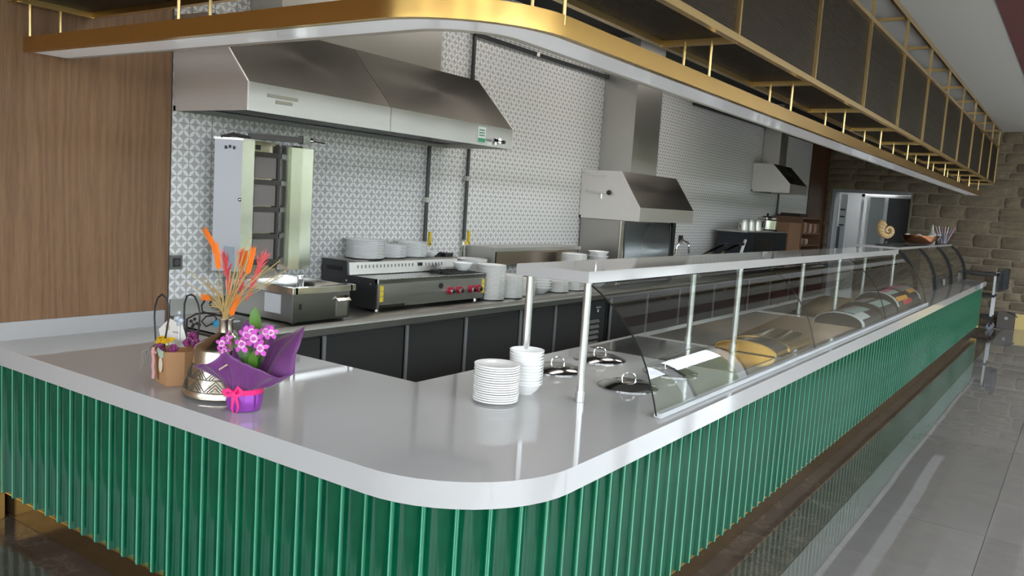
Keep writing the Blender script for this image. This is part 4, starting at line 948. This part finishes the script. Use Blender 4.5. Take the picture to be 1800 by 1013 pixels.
HEADS = [([(-1.818, 0, 1.607), (-1.782, 0, 1.574), (-1.753, 0, 1.543), (-1.735, 0, 1.511)], .29), ([(-1.683, 0, 1.549), (-1.671, 0, 1.504), (-1.659, 0, 1.456)], .25), ([(-1.552, 0, 1.532), (-1.56, 0, 1.503), (-1.568, 0, 1.469)], .30),
         ([(-1.462, 0, 1.552), (-1.475, 0, 1.503), (-1.494, 0, 1.452)], .27), ([(-1.537, 0, 1.342), (-1.564, 0, 1.298), (-1.581, 0, 1.262)], .26), ([(-1.751, 0, 1.32), (-1.724, 0, 1.321), (-1.703, 0, 1.32)], .24)]
for pts, y_ in HEADS: wheat(pts, y_); stem(pts[-1], y_, .0016)
def plume(pts, y, w):
    m = MB(); e = [spread(p, y) for p in pts]
    for k in range(110):
        u = random.random(); f = u * (len(e) - 1); i = min(int(f), len(e) - 2); c = e[i].lerp(e[i + 1], f - i); up = (e[0] - e[-1]).normalized()
        d = up + Vector((random.gauss(0, .30), random.gauss(0, .30), random.gauss(0, .1))); d.normalize()
        m.tube([c, c + d * .03, c + d * .052 * (1 - .4 * u)], .0012, 3, r2=[.0016 * w, .0022 * w, .0004])
    m.tube(e, .002, 5, r2=[.004] * len(e)); tag(m.build('plume', PINK, bq), kind=None)
plume([(-1.701, 0, 1.493), (-1.673, 0, 1.392), (-1.649, 0, 1.303)], .31, 1); plume([(-1.628, 0, 1.50), (-1.622, 0, 1.431), (-1.620, 0, 1.33)], .34, 1); plume([(-1.447, 0, 1.513), (-1.487, 0, 1.437), (-1.545, 0, 1.33)], .31, 1)
for p, y_, b_ in (((-1.526, 0, 1.60), .30, 0), ((-1.517, 0, 1.535), .33, 0), ((-1.30, 0, 1.525), .28, -.02), ((-1.90, 0, 1.42), .27, .03), ((-1.775, 0, 1.41), .26, .02), ((-1.428, 0, 1.487), .32, 0), ((-1.802, 0, 1.382), .28, .02), ((-1.578, 0, 1.46), .25, 0), ((-1.60, 0, 1.52), .31, 0), ((-1.545, 0, 1.56), .27, 0), ((-1.50, 0, 1.42), .25, 0), ((-1.67, 0, 1.40), .25, 0), ((-1.72, 0, 1.36), .27, .02)):
    stem(p, y_, .0022, STRAW, b_)
    for q in range(2): stem((p[0] + random.gauss(0, .015), 0, p[2] - random.uniform(.03, .12)), y_ + random.gauss(0, .02), .0018, STRAW, b_)
# kraft gift bag
bg_ = thing('kraft_gift_bag', 'brown kraft gift bag of flowers with black handles and pink ribbon', 'gift bag', (-1.92, .24, CT))
KRAFT = mat('kraft_paper', (.42, .225, .105), .8); n_ = noise(KRAFT, objcoord(KRAFT, (30, 30, 30)), 1, 3); bump(KRAFT, n_.outputs[0], .1, .003)
foot = [(-1.995, .172), (-1.862, .142), (-1.822, .205), (-1.812, .29), (-1.86, .345), (-1.985, .325)]
cx = sum(p[0] for p in foot) / 6; cy = sum(p[1] for p in foot) / 6
def bring(s, z): return [(cx + (x - cx) * s, cy + (y - cy) * s, z) for x, y in foot]
lv = [bring(.97, CT + .001), bring(1.0, CT + .05), bring(1.07, CT + .155)]; n = 6
m = MB(); inner = [(cx + (x - cx) * .97, cy + (y - cy) * .97, z - .002) for x, y, z in lv[2]]; deep = [(cx + (x - cx) * .9, cy + (y - cy) * .9, CT + .11) for x, y, z in lv[1]]
vs = lv[0] + lv[1] + lv[2] + inner + deep; fs = [tuple(range(n - 1, -1, -1))]
for r in range(4): fs += [(r * n + k, r * n + (k + 1) % n, (r + 1) * n + (k + 1) % n, (r + 1) * n + k) for k in range(n)]
fs.append(tuple(range(4 * n, 5 * n))); m.add(vs, fs).build('paper_bag', KRAFT, bg_, smooth=False)
HL = [(-2.039, .2, 1.09), (-2.051, .2, 1.197), (-2.048, .2, 1.244), (-2.027, .2, 1.287), (-1.995, .2, 1.307), (-1.963, .2, 1.295), (-1.944, .2, 1.257), (-1.94, .2, 1.207), (-1.959, .2, 1.127), (-1.977, .2, 1.05)]
HR = [(-1.921, .27, 1.09), (-1.93, .27, 1.228), (-1.929, .27, 1.269), (-1.912, .27, 1.305), (-1.883, .27, 1.315), (-1.853, .27, 1.309), (-1.827, .27, 1.277), (-1.815, .27, 1.243), (-1.816, .27, 1.193), (-1.836, .27, 1.05)]
MB().tube(HL, .0042, 8).build('bag_handle', BLACK, bg_); MB().tube(HR, .0042, 8).build('bag_handle', BLACK, bg_)
PRB = mat('pink_ribbon', (.80, .42, .45), .45)
rb = MB(); rb.grid([[(-1.975 + .001 * k, .143 - .003 * (k % 2), 1.075 - .028 * k), (-1.942 + .001 * k, .136 - .004 * (k % 2), 1.078 - .028 * k)] for k in range(6)]); rb.build('pink_ribbon', PRB, bg_, fixn=False)
rb = MB(); rb.sphere((-1.958, .143, 1.055), .016, 8, 6, (1.2, .6, .6)); rb.build('ribbon_knot', PRB, bg_)
el = MB(); c0 = Vector((-1.905, .146, 1.005)); ta = Vector((.975, -.22, 0)); nr = Vector((-.22, -.975, .1)).normalized()
el.add([c0 + nr * .006 + ta * (.018 * math.cos(2 * PI * k / 20)) + Vector((0, 0, 1)) * (.032 * math.sin(2 * PI * k / 20)) for k in range(20)] + [c0 + nr * .002 + ta * (.018 * math.cos(2 * PI * k / 20)) + Vector((0, 0, 1)) * (.032 * math.sin(2 * PI * k / 20)) for k in range(20)],
       [tuple(range(20)), tuple(range(39, 19, -1))] + [(k, (k + 1) % 20, 20 + (k + 1) % 20, 20 + k) for k in range(20)]); el.build('oval_label', mat('cream_label', (.75, .68, .52), .6), bg_)
YF = mat('yellow_petal', (.90, .55, .01), .6); GRAYL = mat('sage_leaf', (.33, .42, .33), .7); PURF = mat('dark_purple_bloom', (.22, .03, .14), .7); BROWNC = mat('flower_centre', (.45, .25, .02), .8)
def daisy(c, r, m_, parent, tilt=(0, -.35, 1), petals=14, name='yellow_daisy'):
    m = MB(); ax = Vector(tilt).normalized(); u = ax.cross(Vector((1, 0, .1))).normalized(); v = ax.cross(u)
    for k in range(petals):
        t = 2 * PI * k / petals; d = u * math.cos(t) + v * math.sin(t); s_ = ax.cross(d); w = r * 1.25 * math.sin(PI / petals) * 1.3
        c_ = Vector(c); m.add([c_ + d * r * .2, c_ + d * r * .7 + s_ * w + ax * .003, c_ + d * r + ax * .0, c_ + d * r * .7 - s_ * w + ax * .003], [(0, 1, 2, 3)])
    o = m.build(name, m_, parent, fixn=False, smooth=False); MB().sphere(c, r * .3, 8, 5, (1, 1, .6)).build('flower_centre', BROWNC, o); return o
for c, r in (((-1.965, .185, 1.100), .032), ((-1.905, .175, 1.112), .034), ((-2.03, .22, 1.10), .024)):
    daisy(c, r, YF, bg_); MB().tube([(c[0], c[1] + .02, 1.04), (c[0], c[1], c[2] - .004)], .002, 5).build('flower_stem', mat('stem_green', (.2, .3, .08), .7), bg_)
for c in ((-1.945, .165, 1.075), (-1.82, .26, 1.105), (-1.835, .25, 1.135), (-1.85, .235, 1.10), (-1.87, .18, 1.08)):
    m = MB(); 
    for k in range(10):
        d = Vector((random.gauss(0, 1), random.gauss(0, 1), random.gauss(.3, 1))).normalized(); m.sphere(Vector(c) + d * .014, .010, 6, 4)
    m.build('purple_bloom', PURF, bg_)
lf = MB(); lf.grid([[(-1.925 + .012 * i - .003 * j, .142 - .006 * math.sin(i * .8), 1.085 - .009 * j * (1 - .2 * abs(i - 3)) - .004 * i) for i in range(7)] for j in range(5)]); lf.build('sage_leaf', GRAYL, bg_, fixn=False)
tw = MB()
for k in range(9): 
    a = random.uniform(0, 1); tw.tube([(-2.03 + .01 * a, .20 - .02 * a, 1.075), (-2.055 - .02 * a, .18 - .02 * a, 1.04), (-2.06 - .012 * k * .5, .17, .99 - .006 * k)], .0022, 5)
tw.build('grey_twig_spray', mat('grey_twig', (.30, .27, .25), .9), bg_)
# greeting card in the bag
gc = MB(); pts = [(-2.115, .262, 1.125), (-2.03, .262, 1.187), (-1.935, .262, 1.178), (-1.885, .262, 1.075), (-2.08, .262, 1.045)]
gc.add([(x, y, z) for x, y, z in pts] + [(x, y + .003, z) for x, y, z in pts], [(0, 1, 2, 3, 4), (9, 8, 7, 6, 5)] + [(k, (k + 1) % 5, 5 + (k + 1) % 5, 5 + k) for k in range(5)])
gco = gc.build('greeting_card', mat('white_card', (.82, .80, .75), .7), bg_)
for px_, pz_, r_ in ((-2.04, 1.145, .016), (-1.955, 1.135, .005)): MB().cyl((px_, .2585, pz_), r_, .002, axis=1, seg=10).build('card_print', mat('card_print', (.62, .50, .33), .7), gco)
MB().box(-2.0, -1.945, .2595, .2615, 1.128, 1.131).build('card_print', LINE, gco)
# iron scroll stand behind the vase
isx = thing('iron_scroll_stand', 'black wrought iron scroll stand with blue bead behind the vase', 'scroll stand', (-2.2, .6, CT))
IR = mat('wrought_iron', (.03, .025, .022), .5, .3)
MB().tube([(-2.163, .6, 1.208), (-2.162, .6, 1.201), (-2.19, .6, 1.195), (-2.21, .6, 1.21), (-2.195, .6, 1.226), (-2.171, .6, 1.226), (-2.199, .6, 1.24), (-2.246, .6, 1.225), (-2.276, .6, 1.191), (-2.267, .6, 1.163), (-2.211, .6, 1.158), (-2.134, .6, 1.161), (-2.058, .6, 1.169)], .005, 8).build('scroll', IR, isx)
MB().tube([(-2.40, .6, 1.02), (-2.396, .6, 1.106), (-2.32, .6, 1.143), (-2.236, .6, 1.16), (-2.162, .6, 1.164), (-2.09, .6, 1.154), (-2.03, .6, 1.10), (-2.02, .6, 1.02)], .005, 8).build('arched_bar', IR, isx)
MB().tube([(-2.272, .6, 1.111), (-2.235, .6, 1.142), (-2.171, .6, 1.155), (-2.148, .6, 1.142), (-2.179, .6, 1.113), (-2.233, .6, 1.09)], .004, 8, closed=True).build('leaf_loop', IR, isx)
MB().tube([(-2.40, .6, 1.045), (-2.02, .6, 1.045)], .006, 8).build('cross_bar', IR, isx)
for xx in (-2.40, -2.02): MB().tube([(xx, .6, 1.045), (xx, .6, .95), (xx - .0, .56, CT + .004)], .005, 8).build('leg', IR, isx); MB().tube([(xx, .6, .95), (xx, .64, CT + .004)], .005, 8).build('leg', IR, isx)
MB().box(-2.165, -2.13, .588, .612, 1.10, 1.135).build('blue_bead', mat('blue_bead', (.05, .35, .6), .25), isx, bevel=.006)
m = MB()
for c in ((-2.36, .6, 1.10), (-2.34, .6, 1.085), (-2.33, .6, 1.115), (-2.31, .6, 1.095), (-2.35, .6, 1.07), (-2.29, .6, 1.09)): m.sphere(c, .009, 7, 5)
tag(m.build('berry', IR, isx), kind='stuff')
cr_ = thing('crystal_charm', 'clear crystal charm hanging from the gift bag handle', 'charm', (-1.93, .262, 1.2)); m = MB(); 
for dx, dz, r in ((0, .03, .010), (-.012, .0, .017), (.012, -.005, .015), (0, -.02, .012)): m.sphere((-1.945 + dx, .255, 1.195 + dz), r, 6, 4)
m.build('crystal', mat('pale_crystal', (.62, .70, .80), .1, .2), cr_, smooth=False); MB().tube([(-1.945, .255, 1.18), (-1.943, .255, 1.10)], .003, 6).build('stick', WFR, cr_)

# orchid pot wrapped in purple
OC = (-1.347, .161)
op_ = thing('wrapped_orchid', 'orchid in a purple paper wrap tied with a hot pink ribbon', 'orchid', (OC[0], OC[1], CT))
PAP = mat('purple_wrap_paper', (.145, .028, .165), .5); bsdf(PAP).inputs['Sheen Weight'].default_value = .3
FOIL = mat('violet_foil', (.34, .07, .48), .28, .35)
m = MB(); segs = 40; prof = [(.050, .001), (.062, .004), (.069, .03), (.071, .06), (.068, .075)]
rows = [[(OC[0] + r * (1 + .035 * math.sin(k * 2.3) * (1 if h > .01 else .3)) * math.cos(2 * PI * k / segs), OC[1] + r * (1 + .035 * math.sin(k * 2.3)) * math.sin(2 * PI * k / segs), CT + h) for k in range(segs + 1)] for r, h in prof]
m.grid(rows); m.lathe([(0, .001), (.050, .001)], (OC[0], OC[1], CT), segs); m.build('foil_pot', FOIL, op_)
HPK = mat('hot_pink_ribbon', (.85, .02, .20), .4)
MB().lathe([(.0685, .073), (.0735, .073), (.0735, .094), (.0685, .094)], (OC[0], OC[1], CT), 40).build('ribbon_band', HPK, op_)
vd = Vector((.565, -.825, 0)); rd = Vector((.825, .565, 0)); c0 = Vector((OC[0], OC[1], CT + .083)) + vd * .082 - rd * .018
m = MB()
m.sphere(c0, .012, 8, 6)
for a, b in ((-1, .0), (1, .012)):
    L_ = [c0, c0 + rd * a * .018 + Vector((0, 0, .014 + b)), c0 + rd * a * .042 + Vector((0, 0, .008)), c0 + rd * a * .018 + Vector((0, 0, -.008)), c0]
    m.grid([[p - Vector((0, 0, .007)) + vd * .004 * i for i, p in enumerate(L_)], [p + Vector((0, 0, .007)) + vd * .004 * i for i, p in enumerate(L_)]])
for a in (-.003, .013):
    L_ = [c0 + rd * a * .3, c0 + rd * (a + .004) - Vector((0, 0, .03)) + vd * .004, c0 + rd * (a * 1.6) - Vector((0, 0, .06)), c0 + rd * (a * .6 + .004) - Vector((0, 0, .080)) - vd * .0]
    m.grid([[p - rd * (.008 - .002 * i) for i, p in enumerate(L_)], [p + rd * (.008 - .002 * i) for i, p in enumerate(L_)]])
m.build('ribbon_bow', HPK, op_, fixn=False)
# flared wrap: rim radius and height by azimuth
RIM = [(-145, .22, .165), (-120, .15, .19), (-85, .10, .25), (-60, .095, .225), (-38, .10, .21), (-15, .12, .19), (5, .19, .16), (18, .235, .175), (27, .215, .25), (37, .225, .36), (52, .17, .31), (75, .12, .28), (105, .10, .29), (142, .12, .345), (165, .10, .28), (190, .08, .20), (205, .14, .16)]
def rim(az):
    pts = RIM + [(RIM[0][0] + 360, RIM[0][1], RIM[0][2])]
    while az < RIM[0][0]: az += 360
    while az >= RIM[0][0] + 360: az -= 360
    for a, b in zip(pts, pts[1:]):
        if a[0] <= az <= b[0]:
            u = (az - a[0]) / (b[0] - a[0]); u = u * u * (3 - 2 * u); return a[1] + (b[1] - a[1]) * u, a[2] + (b[2] - a[2]) * u
    return .15, .2
segs = 96; rows = []
for j in range(9):
    u = j / 8; row = []
    for k in range(segs + 1):
        az = 360 * k / segs; r1, h1_ = rim(az); fold = 1 + .07 * math.sin(az * PI / 180 * 9 + 2 * u) * u * (1 - .4 * u) + .05 * math.sin(az * PI / 180 * 23) * (1 - u)
        r_ = (.066 + (r1 - .066) * u ** 1.15) * fold; h_ = .092 + (h1_ - .092) * (u ** .85)
        if 8 < az < 26: h_ -= .02 * math.sin(u * PI)
        row.append((OC[0] + r_ * math.cos(az * PI / 180), OC[1] + r_ * math.sin(az * PI / 180), CT + h_))
    rows.append(row)
m = MB(); m.grid(rows); wrap = m.build('paper_wrap', PAP, op_, fixn=False); sm = wrap.modifiers.new('thickness', 'SOLIDIFY'); sm.thickness = .0015
lip = MB(); L0 = Vector(rows[8][int(segs * 223 / 360)])
g0 = Vector(rows[5][int(segs * 255 / 360)]); g1 = Vector(rows[5][int(segs * 275 / 360)])
t_ = MB()
for k in range(9):
    a = g0.lerp(g1, k / 9); b = g0.lerp(g1, (k + .6) / 9); t_.bar(a + vd * .006 + Vector((0, 0, .004 * (k % 2))), b + vd * .006, .003, .007)
t_.build('gold_lettering', mat('gold_print', (.75, .62, .42), .4, .6), op_)
LEAF = mat('orchid_leaf', (.085, .20, .03), .35); LEAF2 = mat('orchid_leaf_dark', (.05, .11, .03), .4); ORC = mat('orchid_petal', (.62, .10, .52), .5); ORW = mat('orchid_pale', (.85, .55, .75), .5); STG = mat('orchid_stem', (.12, .20, .04), .5)
def leaf(base, tip, w, m_, curl=.01, nm='leaf'):
    base = Vector(base); tip = Vector(tip); ax = tip - base; s_ = ax.cross(vd).normalized(); rows = []
    for i in range(9):
        u = i / 8; ww = w * math.sin(PI * min(1, u * .96 + .04)) ** .7; c = base + ax * u + vd * curl * math.sin(PI * u)
        rows.append([c + s_ * ww * v + vd * (-.25 * ww * (1 - v * v)) for v in (-1, -.5, 0, .5, 1)])
    m = MB().grid(rows); o = m.build(nm, m_, op_, fixn=False); return o
leaf((-1.30, .175, 1.235), (-1.302, .165, 1.342), .024, LEAF, .012); leaf((-1.34, .165, 1.12), (-1.395, .15, 1.215), .024, LEAF2, .01); leaf((-1.325, .17, 1.08), (-1.335, .16, 1.19), .020, LEAF, .012)
leaf((-1.30, .165, 1.08), (-1.275, .145, 1.17), .020, LEAF, .012); leaf((-1.31, .18, 1.08), (-1.24, .17, 1.20), .018, LEAF2, .01); leaf((-1.35, .18, 1.08), (-1.36, .16, 1.16), .018, LEAF2, .01)
MB().tube([(-1.322, .18, 1.02), (-1.315, .175, 1.14), (-1.302, .17, 1.24)], .0035, 6).build('flower_stem', STG, op_); MB().tube([(-1.33, .17, 1.02), (-1.375, .16, 1.12), (-1.42, .145, 1.19)], .003, 6).build('flower_stem', STG, op_)
MB().tube([(-1.32, .17, 1.02), (-1.27, .16, 1.14), (-1.19, .15, 1.25)], .003, 6).build('flower_stem', STG, op_)
for c, r in (((-1.46, .13, 1.172), .026), ((-1.422, .13, 1.20), .026), ((-1.445, .13, 1.142), .022), ((-1.298, .125, 1.232), .032), ((-1.325, .125, 1.19), .032), ((-1.253, .125, 1.224), .032), ((-1.195, .135, 1.258), .028), ((-1.170, .14, 1.258), .024), ((-1.212, .125, 1.192), .030), ((-1.275, .13, 1.247), .026)):
    r *= 1.15; m = MB(); fw = (vd + Vector((random.gauss(0, .25), random.gauss(0, .25), random.gauss(.15, .25)))).normalized(); u = fw.cross(Vector((0, 0, 1))).normalized(); v = u.cross(fw); c = Vector(c)
    for k in range(5):
        t = 2 * PI * k / 5 + .3; d = u * math.cos(t) + v * math.sin(t); s_ = fw.cross(d); w = r * (.42 if k % 2 else .34)
        m.cur = 1; m.add([c, c + d * r * .4 + s_ * w * .7 + fw * .004, c + d * r * .45 + fw * .001, c + d * r * .4 - s_ * w * .7 + fw * .004], [(0, 1, 2), (0, 2, 3)])
        m.cur = 0; m.add([c + d * r * .4 + s_ * w * .7 + fw * .004, c + d * r * .8 + s_ * w * .75 - fw * .003, c + d * r * 1.05 - fw * .006, c + d * r * .8 - s_ * w * .75 - fw * .003, c + d * r * .4 - s_ * w * .7 + fw * .004, c + d * r * .45 + fw * .001], [(0, 1, 2, 5), (5, 2, 3, 4)])
    o = m.build('orchid_flower', [ORC, ORW], op_, fixn=False); MB().sphere(c + fw * .006, r * .22, 7, 5).build('flower_lip', ORC, o)

# ================================================================== THINGS ON THE FAR CASE
am = thing('ammonite_ornament', 'tan spiral ammonite fossil ornament on a black stand on the far case', 'ornament', (-.83, 10.05, 1.533))
AMM = mat('fossil_tan', (.55, .36, .16), .55)
AMM2 = mat('fossil_pale', (.75, .60, .36), .6)
u = Vector((.82, .57, 0)).normalized(); wv_ = Vector((.57, -.82, 0)).normalized(); ac = Vector((-.80, 10.05, 1.74))
m = MB(); turns = 2.3; ns = 110; pts = []; rad = []
for k in range(ns + 1):
    t = k / ns * turns * 2 * PI; g = math.exp(.20 * (t - turns * 2 * PI)); R_ = .125 * g
    th = -t + 4.05; pts.append(ac + u * R_ * math.cos(th) + Vector((0, 0, 1)) * R_ * math.sin(th)); rad.append(.058 * g * (1 + (.07 if k % 3 == 0 else -.03)))
m.tube(pts, .01, 12, r2=rad); m.build('shell', AMM, am)
m = MB()
for k in range(40, ns - 2, 3):
    c = pts[k]; d = (c - ac).normalized(); rr = rad[k]
    m.tube([c + d * rr * .98, c + d * rr * .6 + wv_ * rr * .8, c - d * rr * .2 + wv_ * rr * 1.02, c - d * rr * .7 + wv_ * rr * .7], .006, 5)
m.build('rib', AMM2, am)
MB().box(-.93, -.73, 9.96, 10.12, 1.533, 1.552).build('base', BLACK, am, bevel=.004); MB().tube([(-.82, 10.04, 1.552), (-.81, 10.045, 1.60)], .018, 8).build('pin', BLACK, am)
cbw = thing('copper_bowl', 'wide copper bowl with white pieces on the far case', 'bowl', (-.87, 13.0, 1.533))
COP = mat('hammered_copper', (.45, .20, .10), .25, 1.0)
MB().lathe([(0, .004), (.16, .004), (.22, .03), (.26, .10), (.265, .14), (.255, .14), (.245, .10), (.20, .04), (0, .015)], (-.86, 13.0, 1.533), 28).build('basin', COP, cbw)
for k, (dx, dy) in enumerate(((-.16, -.12), (.14, .12), (.0, -.02))):
    MB().sphere((-.86 + dx, 13.0 + dy, 1.66), .05, 8, 6, (1, 1, .7)).build('white_piece', PORC, cbw)
bt = thing('squeeze_bottle', 'clear squeeze bottle with nozzle beside the copper bowl', 'bottle', (-.76, 13.55, 1.533))
MB().lathe([(0, 0), (.06, 0), (.065, .01), (.065, .17), (.03, .22), (.025, .24), (0, .24)], (-.76, 13.6, 1.533), 18).build('body', mat('cloudy_plastic', (.45, .45, .43), .2), bt); MB().lathe([(.026, .24), (.022, .26), (.008, .33), (0, .33)], (-.76, 13.6, 1.533), 12).build('nozzle', mat('cream_nozzle', (.6, .58, .5), .5), bt)
jr = thing('sauce_jar', 'small dark sauce jar between the bottle and the straw glass', 'jar', (-.72, 14.0, 1.533)); MB().lathe([(0, 0), (.055, 0), (.06, .01), (.06, .12), (.05, .14), (0, .14)], (-.72, 14.0, 1.533), 16).build('body', mat('dark_sauce', (.05, .03, .03), .2), jr); MB().cyl((-.72, 14.0, 1.673), .055, .03, seg=16).build('cap', GREY_P, jr)
sgx = thing('straw_glass', 'clear tumbler at the end of the far case', 'glass', (-.68, 14.55, 1.533)); MB().lathe([(.0, .004), (.055, .0), (.075, .18), (.072, .18), (.052, .008), (0, .008)], (-.68, 14.5, 1.533), 20).build('tumbler', glass_mat('tumbler_glass', (.8, .84, .86)), sgx)
STR = [mat('straw_%s' % n, c, .5) for n, c in (('pink', (.8, .45, .5)), ('white', (.8, .8, .8)), ('purple', (.35, .22, .5)))]
wds = ('pink', 'white', 'purple'); lean = ('leaning left', 'leaning half left', 'almost upright', 'upright', 'leaning half right', 'leaning right', 'leaning back')
for k in range(7):
    a = (k - 3) * .022; o = MB().tube([(-.68 + a * .5, 14.5 + a * .35, 1.545), (-.68 + a * 2.2 + .0, 14.5 + a * 1.5, 1.84)], .0075, 6).build('drinking_straw', STR[k % 3])
    tag(o, '%s striped drinking straw %s in the tumbler' % (wds[k % 3], lean[k]), 'straw', 'straws in the tumbler')

# ================================================================== CART AND BOX BY THE STONE WALL
ca = thing('utility_cart', 'black utility cart with white posts and castors by the stone wall', 'cart', (-.15, 15.8, 0))
for zz in (1.0, .60, .20): MB().box(-.52, .13, 15.55, 16.0, zz, zz + .05).build('tray', BLACK, ca, bevel=.008)
for yy in (15.58, 15.97):
    for xx in (-.49, .10):
        MB().box(xx - .018, xx + .018, yy - .018, yy + .018, .64, 1.02).build('post', WFR, ca); MB().box(xx - .018, xx + .018, yy - .018, yy + .018, .24, .60).build('post', WFR, ca)
        MB().cyl((xx - .0, yy - .012, .055), .055, .024, axis=1, seg=16).build('castor', mat('castor_grey', (.25, .27, .3), .4), ca); MB().box(xx - .012, xx + .012, yy - .012, yy + .012, .06, .20).build('castor_fork', BLACK, ca)
MB().box(.16, .22, 15.56, 15.96, .72, 1.10).build('waste_bin', BKB, ca, bevel=.012); MB().box(.225, .30, 15.50, 16.0, .76, 1.14).build('waste_bin', BKB, ca, bevel=.012); MB().tube([(.10, 15.58, 1.06), (.24, 15.58, 1.08)], .012, 8).build('push_handle', GREY_P, ca)
gb = thing('floor_box', 'grey metal floor box against the stone wall beside the cart', 'box', (.30, 16.2, 0)); MB().box(.17, .45, 16.12, 16.3, 0, .32).build('body', mat('brown_grey_box', (.12, .105, .09), .5), gb, bevel=.006)
MB().cyl((.32, 16.11, .20), .03, .02, axis=1, seg=14).build('outlet', GREY_P, gb); MB().tube([(.33, 16.11, .32), (.42, 16.10, .30), (.50, 16.12, .24)], .010, 6).build('cable', BLACK, gb)
